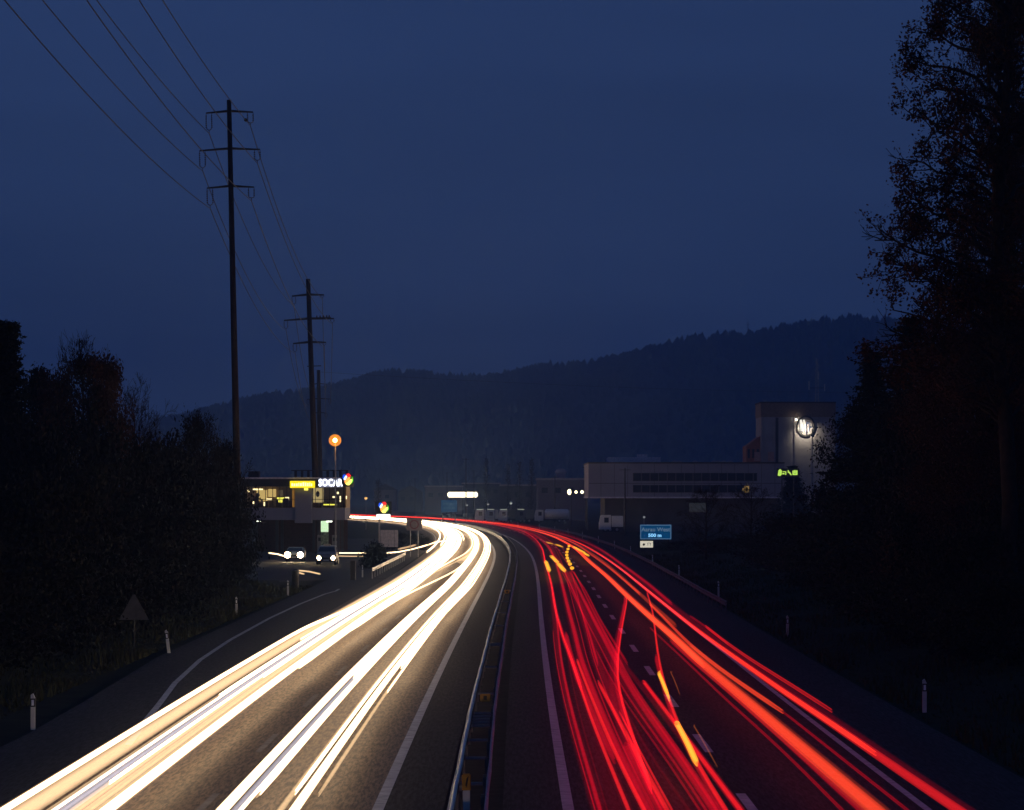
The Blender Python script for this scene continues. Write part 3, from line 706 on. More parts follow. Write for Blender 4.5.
for y, xl, xr, dl, dr in ((112, 206, 253, 1.35, .85), (149.5, 199.5, 260, 1.35, .85), (187, 207, 254, 1.35, .85)):
    q = 229 + (y - 100) * 8.5 / 395; z = CAM_H + (HOR - y) * PY / F_PX
    arms1.append((z, (q - xl) * PY / F_PX, (xr - q) * PY / F_PX, dl, dr))
lean1 = math.atan2(tx - bx, tz - CAM_H)
xb = bx - (tx - bx) / (tz - CAM_H) * CAM_H
p1, tips1 = power_pole('nearest and tallest power line pole left of the motorway', xb, PY, tz / math.cos(lean1), lean1, arms1)
P2 = 350.0
bx, _ = pz(316, 495, P2); tx, tz = pz(308, 279, P2)
arms2 = []
for y, xl, xr, dl, dr in ((295, 292, 324, 1.0, .3), (319, 284, 334, 1.0, .5), (342.5, 293, 326, 1.0, .4)):
    q = 308 + (y - 279) * 8 / 216; z = CAM_H + (HOR - y) * P2 / F_PX
    arms2.append((z, (q - xl) * P2 / F_PX, (xr - q) * P2 / F_PX, dl, dr))
lean2 = math.atan2(tx - bx, tz - CAM_H); xb = bx - (tx - bx) / (tz - CAM_H) * CAM_H
p2, tips2 = power_pole('second power line pole, with switch gear on its middle arm', xb, P2, tz / math.cos(lean2), lean2, arms2, base_r=.42, top_r=.26, ak=1.9)
zm = arms2[1][0]; b = MB()
for q in (.9, 1.3, 1.7, 2.1, 2.4): b.tube([(q, 0, zm), (q, 0, zm + .25), (q, 0, zm + .42)], [.06, .1, .05], 6)
b.tube([(.8, 0, zm + .12), (2.6, 0, zm + .12)], .07, 6); b.build('switch_gear', M['insul'], p2)
b = MB(); zc = CAM_H + (HOR - 366) * P2 / F_PX; b.tube([(-.5, 0, zc), (1.2, 0, zc)], .06, 6); b.build('foot_bracket', M['dark_metal'], p2)
P3 = 520.0; bx, _ = pz(321, 495, P3); tx, tz = pz(318.5, 370, P3)
arms3 = []
for y, xl, xr in ((384, 311, 327), (399, 307, 331), (413, 311, 327)):
    z = CAM_H + (HOR - y) * P3 / F_PX; arms3.append((z, (319 - xl) * P3 / F_PX, (xr - 319) * P3 / F_PX, 1.0, .8))
p3, tips3 = power_pole('third power line pole half hidden behind the second', bx, P3, tz, math.atan2(tx - bx, tz), arms3, base_r=.5, top_r=.3)
X0 = -18.7; Y0 = 84.0
p0, tips0 = power_pole('power line pole beside the bridge, outside the picture', X0, Y0, 37.5, -.02, [(36.0, 1.75, 1.75, 1.6, 1.0), (33.2, 2.3, 2.3, 1.6, 1.0), (30.4, 1.7, 1.7, 1.6, 1.0)])
def wire(A, B, sag, r, label):
    b = MB(); n = 26; P = []
    for i in range(n + 1):
        q = i / n; p = A.lerp(B, q); P.append((p.x, p.y, p.z - 4 * sag * q * (1 - q)))
    b.tube(P, r, 5, False); o = b.build('power_line', M['wire'], None, True)
    return tag(o, label, 'power line', 'power line wires')
lv = ['upper left', 'upper right', 'middle left', 'middle right', 'lower left', 'lower right']
for i in range(6):
    wire(tips0[i], tips1[i], 1.3, .030, lv[i] + ' wire running up out of the frame from the nearest pole')
    wire(tips1[i], tips2[i], 2.0, .032, lv[i] + ' wire between the nearest and the second pole')
    wire(tips2[i], tips3[i], 2.5, .038, lv[i] + ' wire between the second and the third pole')
mk = tips0[1].lerp(tips1[1], .965); mk.z -= 4 * 1.3 * .965 * .035
b = MB(); b.ball((0, 0, 0), .13); o = b.build('marker_ball', M['dark_metal'], None, True, mk); tag(o, 'small dark marker ball on the wire above the nearest pole', 'marker ball')
# thin service wire across the valley
wire(Vector((*[pz(320, 372, 460)[0]], 460, pz(320, 372, 460)[1])), Vector((pz(960, 392, 700)[0], 700, pz(960, 392, 700)[1])), 1.2, .02, 'single thin wire crossing in front of the wooded hill')

# ------------------------------------------------------------------ trees
def rand_unit():
    v = Vector((random.gauss(0, 1), random.gauss(0, 1), random.gauss(0, 1))); return v.normalized()
def leaves_mesh(name, centers, per, spread, size, m, parent):
    c = np.repeat(np.array(centers), per, axis=0); n = len(c)
    c = c + rng.normal(0, spread, (n, 3)) * np.array([1, 1, .8])
    a = rng.normal(size=(n, 3)); a /= np.linalg.norm(a, axis=1)[:, None]
    q = rng.normal(size=(n, 3)); b = np.cross(a, q); b /= np.linalg.norm(b, axis=1)[:, None]
    s = (size * rng.uniform(.5, 1.3, n))[:, None]
    v = np.stack([c - a * s, c + b * s * .6, c + a * s, c - b * s * .6], 1).reshape(-1, 3)
    return np_mesh(name, v, np.arange(4 * n).reshape(-1, 4), m, parent)
class Tree:
    def __init__(s): s.tr = MB(); s.br = MB(); s.tips = []
    def grow(s, p, d, length, r, lvl, maxl, spread, up_, wob=.18, kids=(3, 5), mb=None):
        n = 4 if lvl else 7; P = [p.copy()]; R = [r]; q = p.copy(); dd = d.copy()
        for i in range(n):
            dd = (dd + rand_unit() * wob + Vector((0, 0, up_)) * .12).normalized(); q = q + dd * length / n
            P.append(q.copy()); R.append(max(r * (1 - (i + 1) / n * .75), .012))
        (mb or (s.tr if lvl == 0 else s.br)).tube(P, R, 6 if lvl < 2 else 3, False)
        if lvl >= maxl - 1: s.tips += [tuple(P[-1]), tuple(P[-2])]
        if lvl < maxl:
            for k in range(random.randint(*kids)):
                t = random.uniform(.3, 1.0); i = min(int(t * n), n - 1); b = P[i].lerp(P[i + 1], t * n - i)
                dr = (dd + rand_unit() * spread).normalized()
                s.grow(b, dr, length * random.uniform(.45, .68), R[i] * .55, lvl + 1, maxl, spread, up_, wob, kids)
def extent(o):
    v = []
    for ch in o.children:
        if ch.type == 'MESH' and len(ch.data.vertices):
            a = np.zeros(len(ch.data.vertices) * 3, np.float32); ch.data.vertices.foreach_get('co', a); v.append(a.reshape(-1, 3))
    v = np.concatenate(v); return float(np.quantile(v[:, 2], .9995)), float(np.quantile(np.hypot(v[:, 0], v[:, 1]), .97))
def stand(o, x, ytop, Y, wpx=None, rz=0, maxX=None, minX=None):
    """on the ground at distance Y, its height and spread measured from the photograph"""
    X, zt = pz(x, ytop, Y); h_, r_ = extent(o)
    if maxX is not None: X = min(X, maxX)
    if minX is not None: X = max(X, minX)
    g0 = float(ground_z(np.array([X]), np.array([Y]))[0]) - .1
    s = max(zt - g0, 1.2) / h_; w = s if wpx is None else wpx * Y / F_PX / r_
    o.location = (X, Y, g0); o.rotation_euler = (0, 0, rz); o.scale = (w, w, s); return o
def place(o, X, Y, z=None, rz=0, sc=1):
    o.location = (X, Y, float(ground_z(np.array([X]), np.array([Y]))[0]) - .1 if z is None else z); o.rotation_euler = (0, 0, rz); o.scale = (sc, sc, sc); return o

def broadleaf(label, height, width, start, leafm, per, lsize, group=None, nmain=40, maxl=3, shape='round', name='broadleaf_tree', spread=.35, seed=1, cat='tree', bias=None, lv=.95, leaf_cut=0):
    random.seed(seed); T = Tree()
    t = empty(name, (0, 0, 0), label, cat, group)
    P = []; R = []; q = Vector((0, 0, -.3))
    for i in range(9):
        P.append(q.copy()); R.append(max(.018 * height * (1 - i / 9.5), .03)); q = q + Vector((random.gauss(0, .02 * height / 3), random.gauss(0, .02 * height / 3), height * lv / 8))
    T.tr.tube(P, R, 8, True)
    for k in range(nmain):
        u = start + (1 - start) * (k + random.random()) / nmain; i = min(int(u * 8), 7); b = P[i].lerp(P[i + 1], u * 8 - i)
        v = (u - start) / (1 - start)
        if shape == 'round': L_ = width * (math.sin(PI * min(max(v * .85 + .18, 0), 1)) ** .7)
        elif shape == 'cone': L_ = width * (1.05 - v) ** .8
        else: L_ = width * (0.55 + .45 * math.sin(PI * v))
        a = 2.399 * k + random.uniform(-.4, .4) if bias is None or random.random() < .6 else random.gauss(bias, .5)
        el = .25 + .75 * v + random.uniform(-.15, .15)
        d = Vector((math.cos(a) * math.cos(el), math.sin(a) * math.cos(el), math.sin(el)))
        T.grow(b, d, L_ * random.uniform(.75, 1.1), max(R[i] * .42, .03), 1, maxl, .75, .35)
    T.tr.build('trunk', M['bark'], t, True)
    tw = T.br.build('branches', M['bark'], t)
    if leafm:
        tips = np.array(T.tips)
        if leaf_cut: tips = tips[tips[:, 2] < leaf_cut * height]
        # leaves sit in irregular clumps, gaps stay between them
        keep = (np.sin(tips[:, 0] * 1.3 + seed) + np.sin(tips[:, 1] * 1.1) + np.sin(tips[:, 2] * 1.5)) > -1.0
        leaves_mesh('crown', tips[keep], per, spread, lsize, leafm, t)
    return t
def conifer(label, height, width, seed=1, group=None, dens=1.0):
    random.seed(seed); t = empty('conifer_tree', (0, 0, 0), label, 'tree', group)
    b = MB(); b.tube([(0, 0, -.3), (0, 0, height * .6), (0, 0, height)], [.014 * height, .008 * height, .02], 8); b.build('trunk', M['bark'], t, True)
    br = MB(); cs = []; z = height * .08
    while z < height * .99:
        v = z / height; L_ = width * (1 - v) ** 1.05 + .05
        for k in range(int(7 * dens) + 2):
            a = random.uniform(0, 2 * PI); l = L_ * random.uniform(.6, 1.12); P = [Vector((0, 0, z))]
            for j in range(1, 5):
                q = j / 4; P.append(Vector((math.cos(a) * l * q, math.sin(a) * l * q, z - l * .28 * q + l * .16 * q * q)))
                cs += [tuple(P[-1] + Vector((random.gauss(0, .12), random.gauss(0, .12), -.05))) for _ in range(2 + int(l))]
            br.tube(P, [.04, .03, .025, .02, .012], 3, False)
        z += height * .028
    br.build('branches', M['bark'], t)
    leaves_mesh('crown', cs, 9, .15, .11, M['needle'], t)
    return t

# big trees on the right
random.seed(77); HYD = 112.0; T = Tree(); hx = pz(1003, 0, HYD)[0]; hg = float(ground_z(np.array([hx]), np.array([HYD]))[0])
t = empty('broadleaf_tree', (hx, HYD, hg), 'towering feathery brown leaved tree filling the upper right edge', 'tree')
trunk_pts = [Vector((.25 * math.sin(k * .9), .2 * math.cos(k * 1.3), -.4 + k * 2.9)) for k in range(12)]
T.tr.tube(trunk_pts, [.36 - .026 * k for k in range(12)], 10, False)
limbs = [(948, -25), (940, 4), (930, 30), (917, 56), (938, 84), (913, 112), (928, 134), (908, 160), (926, 182), (903, 205), (907, 226), (871, 243), (884, 262), (906, 284), (896, 308), (888, 332), (878, 352), (958, 60), (960, 110), (955, 160), (950, 210), (945, 250), (940, 300), (965, 20)]
for k in range(70): limbs.append((random.uniform(950, 1062), random.uniform(-70, 400)))
for (lx, ly) in limbs:
    X, z = pz(lx, ly, HYD); tip = Vector((X - hx, random.uniform(-1.2, 1.2) if lx < 950 else random.uniform(-4, 4), z - hg)); ln = math.hypot(tip.x, tip.y)
    zb_ = min(max(tip.z - ln * random.uniform(.35, .6), 2.0), 30); base = Vector((0, 0, zb_)); P = []; R_ = []
    for j in range(7):
        q = j / 6; p = base.lerp(tip, q); p.z += math.sin(q * PI) * ln * .07 + random.gauss(0, .10); p.x += random.gauss(0, .10); P.append(p); R_.append(.085 * (1 - q) + .022)
    P[-1] = tip; T.br.tube(P, R_, 6, False); T.tips += [tuple(tip)]
    for j in range(max(6, int(ln * 3.0))):
        q = random.uniform(.25, 1) ** .8; i = min(int(q * 6), 5); bb = P[i].lerp(P[i + 1], q * 6 - i); dr = ((tip - base).normalized() * .8 + rand_unit()).normalized()
        T.grow(bb, dr, random.uniform(.7, 1.7) * (1.15 - q * .5), .035, 2, 3, .8, .2, .25, (3, 5))
T.tr.build('trunk', M['bark'], t, True); T.br.v = [v for v in T.br.v]; T.br.build('branches', M['bark'], t)
tips = np.array(T.tips); keep = (np.sin(tips[:, 0] * 1.7) + np.sin(tips[:, 1] * 1.3 + 1) + np.sin(tips[:, 2] * 1.9)) > -.75
leaves_mesh('crown', tips[keep], 9, .17, .075, M['leaf_brown'], t)
o = broadleaf('brown leaved tree behind the towering one, lower right', 22, 5.5, .10, M['leaf_brown'], 16, .085, nmain=52, maxl=4, seed=5, shape='round', spread=.4)
stand(o, 975, 300, 128, 95)
stand(broadleaf('thinly leaved tall tree just behind the towering one at the right edge', 30, 5.0, .10, M['leaf_brown'], 10, .085, nmain=60, maxl=4, seed=14, shape='tall', spread=.25), 1012, -60, 126, 62)
stand(broadleaf('middle height leafy tree at the right frame edge', 24, 5.0, .08, M['leaf_brown'], 12, .085, nmain=60, maxl=4, seed=15, shape='tall', spread=.25), 1006, 130, 132, 70)
stand(conifer('tall dark conifer left of the brown trees', 19.5, 4.2, 3, dens=1.3), 912, 318, 165, 84)
stand(conifer('slimmer conifer right of the lit silo wall', 16.5, 4.0, 4, dens=1.2), 872, 352, 190, 70)
stand(conifer('small conifer at the right edge of the office block', 12.8, 3.2, 6, dens=1.2), 793, 466, 506, 26)
stand(broadleaf('round bushy tree right below the silo logo', 15, 4.6, .05, M['leaf_dark'], 12, .16, nmain=40, maxl=3, seed=8, spread=.5), 858, 398, 215, 44)
bare = broadleaf('bare small tree in front of the long office block', 10.5, 3.0, .12, None, 0, 0, nmain=34, maxl=4, seed=21, name='bare_tree')
c = copy_tree(bare); c['label'] = 'bare tree right of the first one, by the end of the office block'; stand(c, 752, 482, 262, 34, rz=2)
stand(bare, 706, 484, 275, 32)
# left group
stand(conifer('dark conifer cut by the left edge of the picture', 15.2, 2.6, 9, dens=1.3), 7, 322, 140, 50)
stand(broadleaf('leafy tree with twiggy top, tallest of the left group', 14.8, 3.6, .1, M['leaf_brown'], 10, .12, nmain=44, maxl=4, seed=31, spread=.35, shape='round', leaf_cut=.84), 82, 335, 150, 50)
stand(broadleaf('dark round tree between the left conifer and the tallest left tree', 12.6, 3.0, .1, M['leaf_dark'], 10, .13, nmain=34, maxl=3, seed=33, spread=.4), 44, 366, 155, 36)
stand(broadleaf('bare fan shaped tree right of the tallest left tree', 12.6, 3.6, .1, None, 0, 0, nmain=44, maxl=4, seed=35, name='bare_tree', shape='tall'), 138, 374, 165, 40)
stand(broadleaf('low twiggy tree left of the nearest power pole', 11.2, 3.2, .1, M['leaf_dark'], 1, .09, nmain=44, maxl=4, seed=37), 200, 408, 185, 32)
stand(broadleaf('lowest twiggy tree right beside the nearest power pole', 9.2, 2.6, .1, M['leaf_dark'], 1, .09, nmain=34, maxl=4, seed=39), 226, 436, 200, 24)
# bushes
random.seed(50)
def bush(seed, label, group, h=4.2, w=2.6, n=34):
    return broadleaf(label, h, w, .02, M['leaf_dark'], 18, .11, nmain=n, maxl=2, seed=seed, name='bush', spread=.30, cat='bush', group=group)
LB = 'bushes on the dark left bank'; RB = 'bushes on the dark right bank'
protos = [bush(60 + i, 'dense dark bush among many alike on the left bank', LB) for i in range(3)]
spots = [(182, 422, 182), (215, 432, 196), (236, 462, 208), (172, 436, 178), (192, 440, 190), (210, 448, 198), (226, 470, 204), (158, 425, 168), (232, 492, 210), (8, 395, 138), (36, 420, 134), (60, 410, 142), (95, 395, 148), (55, 460, 122), (15, 470, 114), (95, 450, 130), (125, 430, 152), (152, 435, 160), (125, 470, 142), (172, 450, 172), (155, 485, 152), (196, 455, 184), (186, 490, 168), (214, 478, 196), (206, 505, 182), (222, 500, 206), (25, 530, 104), (70, 515, 114), (110, 510, 128), (218, 528, 208), (140, 520, 142), (175, 520, 165), (200, 540, 180), (228, 545, 214)]
random.seed(3)
for i, (x, ytop, Y) in enumerate(spots):
    o = protos[i] if i < 3 else copy_tree(protos[i % 3])
    stand(o, x, ytop, Y, 2.9 * F_PX / Y if Y < 170 else 30, rz=random.uniform(0, 6), maxX=-19.0 if Y < 150 else -18.2)
protos2 = [bush(70 + i, 'dense dark bush among many alike on the right bank', RB) for i in range(2)]
rs = [(1010, 560, 104), (960, 520, 112), (1015, 470, 120), (915, 500, 128), (885, 490, 150), (940, 450, 140), (985, 420, 132), (850, 505, 172), (822, 500, 205), (785, 512, 232), (868, 470, 190), (905, 440, 175), (754, 530, 262), (728, 536, 285), (703, 540, 300), (832, 482, 222), (985, 580, 108), (1035, 600, 90), (925, 560, 122), (870, 545, 150), (820, 545, 185), (778, 545, 225), (678, 541, 330), (1030, 380, 128), (950, 400, 150), (1000, 300, 135), (930, 350, 150)]
for i, (x, ytop, Y) in enumerate(rs):
    o = protos2[i] if i < 2 else copy_tree(protos2[i % 2])
    stand(o, x, ytop, Y, min(3.2 * F_PX / Y, 62), rz=random.uniform(0, 6), minX=17.5)
# grass tufts along both verges
n = 26000; sd = rng.random(n) < .5; yy = 55 + 260 * rng.random(n) ** 1.3
dd = np.where(sd, 12.9 + 6.5 * rng.random(n) ** 1.2, -(14.4 + 5.5 * rng.random(n) ** 1.2)); yy = np.where(~sd, 55 + (yy - 55) * .6, yy)
gxv = np.interp(yy, gy, gxs) + dd; gzv = ground_z(gxv, yy); hgt = rng.uniform(.08, .34, n) * (1 + .8 * (np.sin(gxv * .9) * np.sin(yy * .31))); an = rng.uniform(0, PI, n); wd = rng.uniform(.02, .06, n)
lx = rng.normal(0, .08, n); v = np.stack([np.stack([gxv - wd * np.cos(an), yy - wd * np.sin(an), gzv - .02], -1), np.stack([gxv + wd * np.cos(an), yy + wd * np.sin(an), gzv - .02], -1), np.stack([gxv + lx, yy + lx, gzv + hgt], -1)], 1).reshape(-1, 3)
M['tuft'] = mat('dry verge grass', (.045, .042, .018), .95, var=.5, scale=.8, spec=.1)
gt = np_mesh('verge_grass', v, np.arange(3 * n).reshape(-1, 3), M['tuft']); tag(gt, 'rough grass tufts along both motorway verges', 'grass', kind='stuff')
# greenery of the island before the rest area
o = bush(80, 'round clipped bush on the traffic island', 'island bushes', 2.3, 1.1, 30); stand(o, 374, 541, 262, 14)
for i, (x, ytop, Y, s) in enumerate([(402, 530, 345, .55), (414, 531, 350, .6), (424, 535, 345, .42), (392, 533, 352, .45)]):
    X, zt = pz(x, ytop, Y); o = copy_tree(protos2[0]); o['label'] = 'low dark hedge bush between yard and motorway bend'; o['group'] = 'island bushes'
    place(o, X, Y, z=-.05, rz=i); o.scale = (s, s, max(zt, 1) / extent(o)[0])

# ------------------------------------------------------------------ rest area building
BY = 330.0
def bz(x, y): return pz(x, y, BY)
bx0, top = bz(243, 476); bx1, _ = bz(345, 476)
M['warmwall'] = emit('warm lit interior wall', (1.0, .62, .20), .85)
M['ceil_lamp'] = emit('interior ceiling lamp', (1.0, .72, .35), 3.0)
M['lampwhite'] = emit('white lamp', (.95, 1.0, .85), 3.0)
M['lampyellow'] = emit('yellow lamp', (1.0, .85, .1), 1.6)
M['fascia'] = mat('dark roof fascia', (.02, .017, .02), .6)
M['interior'] = mat('interior furniture', (.12, .07, .04), .7, var=.5, scale=2)
st = empty('service_station', ((bx0 + bx1) / 2, BY, 0), 'raised glass fronted roadside restaurant with flat roof', 'building')
cx = (bx0 + bx1) / 2; HWd = (bx1 - bx0) / 2
zr1 = bz(0, 477.5)[1]; zr0 = bz(0, 486.5)[1]; zf = bz(0, 507.5)[1]; zb = bz(0, 520)[1]
b = MB(); b.box(-HWd - .3, HWd + .4, -.6, 11, zr0, zr1, .04); rf = b.build('roof', M['fascia'], st)
b = MB(); b.box(-HWd - .35, HWd + .45, -.66, -.60, zr1 - .16, zr1 + .02); b.build('roof_edge', mat('pale roof edge', (.5, .45, .5), .5), rf)
b = MB(); b.box(-HWd, HWd, -.1, 10.5, zb, zf - .05, .03); b.build('floor_slab', M['facade'], st)
b = MB(); b.box(-HWd + .1, HWd - .1, 6.0, 6.2, zf - .05, zr0); b.box(-HWd, -HWd + .1, 0.3, 10.4, zf - .05, zr0); b.box(HWd - .1, HWd, 2.5, 10.4, zf - .05, zr0)
b.build('interior_wall', mat('interior wall', (.42, .30, .17), .8), st)
b = MB(); x0 = bz(295, 0)[0] - cx; x1 = bz(312, 0)[0] - cx; b.box(x0, x1, -.5, 2.4, bz(0, 523)[1], bz(0, 489)[1], .03); b.build('stair_tower', M['facade'], st)
gf = MB()
for i in range(15):
    q = -HWd + .15 + i * (2 * HWd - .3) / 14; gf.box(q - .03, q + .03, .02, .10, zf - .02, zr0)
gf.box(-HWd, HWd, .0, .08, zf + .9, zf + .96); gl = gf.build('window_frame', M['dark_metal'], st)
gb = MB(); gb.box(-HWd + .02, HWd - .02, .12, .13, zf, zr0 - .02)
glm = bpy.data.materials.new('clear window glass'); glm.use_nodes = True; n_ = glm.node_tree.nodes; l_ = glm.node_tree.links; n_.clear()
oo = n_.new('ShaderNodeOutputMaterial'); mx = n_.new('ShaderNodeMixShader'); tr = n_.new('ShaderNodeBsdfTransparent'); gs = n_.new('ShaderNodeBsdfGlossy'); gs.inputs['Roughness'].default_value = .05
mx.inputs[0].default_value = .06; tr.inputs[0].default_value = (.85, .9, .9, 1); l_.new(tr.outputs[0], mx.inputs[1]); l_.new(gs.outputs[0], mx.inputs[2]); l_.new(mx.outputs[0], oo.inputs[0])
gb.build('glass', glm, gl)
def lamp_part(name, px0, py0, px1, py1, dy, m, parent=st, th=.08):
    a, c = bz(px0, py0); d, e = bz(px1, py1); b = MB(); b.box(a - cx, d - cx, dy, dy + th, e, c); return b.build(name, m, parent)
for i, (a, c, d, e, dy, m) in enumerate([(247, 489.5, 249.5, 492, .6, 'ceil_lamp'), (252, 488.6, 262, 490, 1.2, 'ceil_lamp'), (264.5, 498.5, 270, 500, 2.5, 'ceil_lamp'), (275.5, 497.4, 283, 499.3, 2, 'lampyellow'), (284, 497, 287.5, 500, 2.2, 'ceil_lamp'), (277, 499.6, 281, 502.5, 2, 'lampyellow'),
        (331.5, 496.3, 335.5, 497.8, 1.8, 'ceil_lamp'), (336, 491.8, 338.2, 494, 1, 'ceil_lamp'), (323, 504, 336.5, 505.3, .8, 'lampyellow'), (339.5, 496, 340.7, 502, .4, 'ceil_lamp'), (345.8, 496, 346.6, 499, .4, 'ceil_lamp'), (251.5, 501.5, 253, 503.8, 1.5, 'ceil_lamp'), (262.5, 502, 263.8, 506, 1.5, 'ceil_lamp'), (304.5, 487.8, 308.5, 490.3, -.7, 'lampyellow')]):
    lamp_part('interior_lamp' if i < 13 else 'entrance_lamp', a, c, d, e, dy, M[m])
for (a, c, d, e, dy, m) in [(252, 490, 263, 501, 5.6, 'warmwall'), (264, 489, 272, 497, 5.7, 'warmwall'), (292, 489, 296.3, 507, .5, 'orangewall'), (313, 488, 323, 502.5, .5, 'yellowwall'), (275, 490, 279, 496, 5.7, 'dimwall')]:
    if m not in M: M[m] = emit(m + ' lit wall', {'orangewall': (1, .40, .04), 'yellowwall': (1, .68, .28), 'dimwall': (.9, .6, .3)}[m], {'orangewall': .38, 'yellowwall': .62, 'dimwall': .12}[m])
    lamp_part('lit_wall_panel', a, c, d, e, dy, M[m])  # interior lamplight on the walls put in as emission
random.seed(12); fb = MB()
for i in range(34):
    q = random.uniform(-HWd + .4, HWd - .5); dy = random.uniform(.8, 5); hh_ = random.uniform(.4, 1.3); fb.box(q, q + random.uniform(.12, .6), dy, dy + .4, zf, zf + hh_)
fb.ball((bz(257, 0)[0] - cx, .9, bz(0, 495)[1]), .26); fb.ball((bz(317.5, 0)[0] - cx, .35, bz(0, 494)[1]), .22, 1, 1, 1.6)
fb.build('furniture', M['interior'], st)
b = MB()
for q in (-HWd + .8, -2.0, 2.2, HWd - .8):
    for dy in (.6, 8): b.box(q - .16, q + .16, dy, dy + .32, -.2, zb)
b.build('columns', M['concrete_dark'], st)
b = MB(); b.box(-HWd + .6, HWd - .2, 8.8, 9, 0, zb); b.build('ground_floor_wall', mat('dark red ground floor', (.06, .03, .03), .9), st)
b = MB(); a, c = bz(246, 471); d, e = bz(256.5, 478); b.box(a - cx, d - cx, 3, 5, e, c); b.build('roof_unit', M['fascia'], st)
b = MB()
for i in range(9):
    q = bz(291 + i * 6.5, 0)[0] - cx; b.box(q, q + .3, 5, 5.2, zr1, zr1 + .9); 
b.tube([(bz(288, 0)[0] - cx, 5.1, zr1 + .85), (bz(346, 0)[0] - cx, 5.1, zr1 + .85)], .06, 5); b.build('roof_railing', M['fascia'], st)
# its signs
a, c = bz(290.5, 481); d, e = bz(315.5, 488)
t = empty('restaurant_sign', (a, BY - .95, 0), 'glowing yellow sign box on the restaurant roof edge', 'illuminated sign')
b = MB(); b.box(0, d - a, 0, .2, e, c, .03); b.build('box', emit('yellow sign face', (1, .78, .01), 1.15), t)
b = MB(); q = .18; random.seed(5)
while q < d - a - .3:
    w_ = random.uniform(.1, .2); b.box(q, q + w_, -.02, -.004, e + .2, c - random.uniform(.14, .3)); q += w_ + .09
b.build('blurred_lettering', emit('pale yellow lettering', (1, .97, .35), 2.2), t)
a, c = bz(319.5, 478.8); d, e = bz(342.5, 487.2)
t = empty('fuel_station_sign', ((a + d) / 2, BY - .95, (c + e) / 2), 'white glowing SOCAR letters on the roof edge', 'illuminated sign')
M['socar_white'] = emit('white sign letters', (.86, .90, 1.0), 4.0)
text_mesh('lettering', 'SOCAR', 1.12, M['socar_white'], t, (0, 0, 0), bold=.02, sx=.74, depth=.05)
b = MB(); b.box(-(d - a) / 2 - .05, (d - a) / 2 + .05, .1, .22, -.5, .5); b.build('backing', mat('sign backing', (.3, .3, .36), .5), t)
def emblem(parent, s, y=0):
    """drop of coloured bands: blue and white at the upper left, red, orange, green at the lower right"""
    cols = [('blue', (.01, .08, .9), 1.2), ('pale', (.55, .75, 1), 2.2), ('red', (1, .03, .03), 1.3), ('orange', (1, .32, .06), 2.2), ('yellow', (1, .85, .15), 2.2), ('green', (.15, .75, .05), 1.2)]
    shapes = [[(-.95, .35), (-.8, .95), (-.35, 1.05), (-.55, .6), (-.75, .2)], [(-.72, .2), (-.5, .6), (-.25, .9), (-.05, .55), (-.35, .1), (-.6, -.05)],
              [(-.25, 1.1), (.3, 1.2), (.65, .75), (.3, .45), (.02, .6)], [(-.55, -.15), (-.2, .2), (.15, .5), (.5, .55), (.45, .15), (-.05, -.35), (-.45, -.6)],
              [(-.4, -.65), (.0, -.4), (.5, .1), (.85, .2), (.8, -.3), (.35, -.95), (-.05, -.95)], [(.68, .7), (1.0, .35), (1.05, -.25), (.55, -.95), (.85, -.3), (.88, .25)]]
    for (nm, c_, st_), sh in zip(cols, shapes):
        k = 'emblem ' + nm
        mm = bpy.data.materials.get(k) or emit(k, c_, st_)
        b = MB(); b.prism([(p * s, q * s) for p, q in sh], y - .03, y); b.build(nm + '_petal', mm, parent)
X, z = bz(348, 480); t = empty('emblem_sign', (X, BY - 1.0, z), 'multicoloured drop emblem beside the white roof letters', 'illuminated sign')
b = MB(); b.prism([(.75 * math.cos(k * PI / 10), .75 * math.sin(k * PI / 10)) for k in range(20)], .02, .15); b.build('backing', M['black_plastic'], t); emblem(t, .62)
# pylon sign
PYY = 300.0; X, _ = pz(383.3, 0, PYY)
t = empty('pylon_sign', (X, PYY, 0), 'slender pylon with coloured drop emblem above a white strip', 'illuminated sign')
b = MB(); b.box(-.08, .08, 0, .16, -.2, 4.2); b.build('pole', M['concrete'], t).location = (-.42, .1, 0)
z1 = pz(0, 501.5, PYY)[1]; z0 = pz(0, 514, PYY)[1]
b = MB(); b.box(-.85, .85, 0, .2, z0, z1, .03); pn = b.build('panel', M['black_plastic'], t)
em = bpy.data.objects.new('emblem', None); COL.objects.link(em); em.parent = t; em.location = (0, -.01, (z0 + z1) / 2 - .02); emblem(em, .55)
b = MB(); b.box(-.72, .72, -.02, .2, pz(0, 518.8, PYY)[1], z0 - .02, .03); b.build('light_strip', emit('white sign strip', (.95, 1, .93), 1.8), t)
# boards in front of the yard
X, z1 = pz(380.5, 530, 322); X1, z0 = pz(398, 547, 322)
t = empty('notice_board', (X, 322, 0), 'pale blank board standing behind the island bush', 'board')
b = MB(); b.box(0, X1 - X, 0, .1, z0, z1, .01); b.build('panel', mat('board back', (.30, .28, .33), .7), t)
b = MB(); b.box((X1 - X) * .78, (X1 - X) * .80, -.02, -.005, z0, z1); b.build('seam', M['dark_metal'], t)
b = MB(); b.box(.1, .2, .1, .2, -.2, z0); b.box(X1 - X - .2, X1 - X - .1, .1, .2, -.2, z0); b.build('legs', M['dark_metal'], t)
X, z1 = pz(406.5, 518.5, 310); X1, z0 = pz(422, 530.5, 310); w = X1 - X
t = empty('speed_sign', (X, 310, 0), 'grey sign board with dark ring in front of the far white trails', 'road sign')
b = MB(); b.box(0, w, 0, .05, z0, z1, .01); pn = b.build('panel', mat('grey sign face', (.13, .12, .14), .7), t)
b = MB(); n = 24; R1_, R0_ = .50, .36; zc = (z0 + z1) / 2
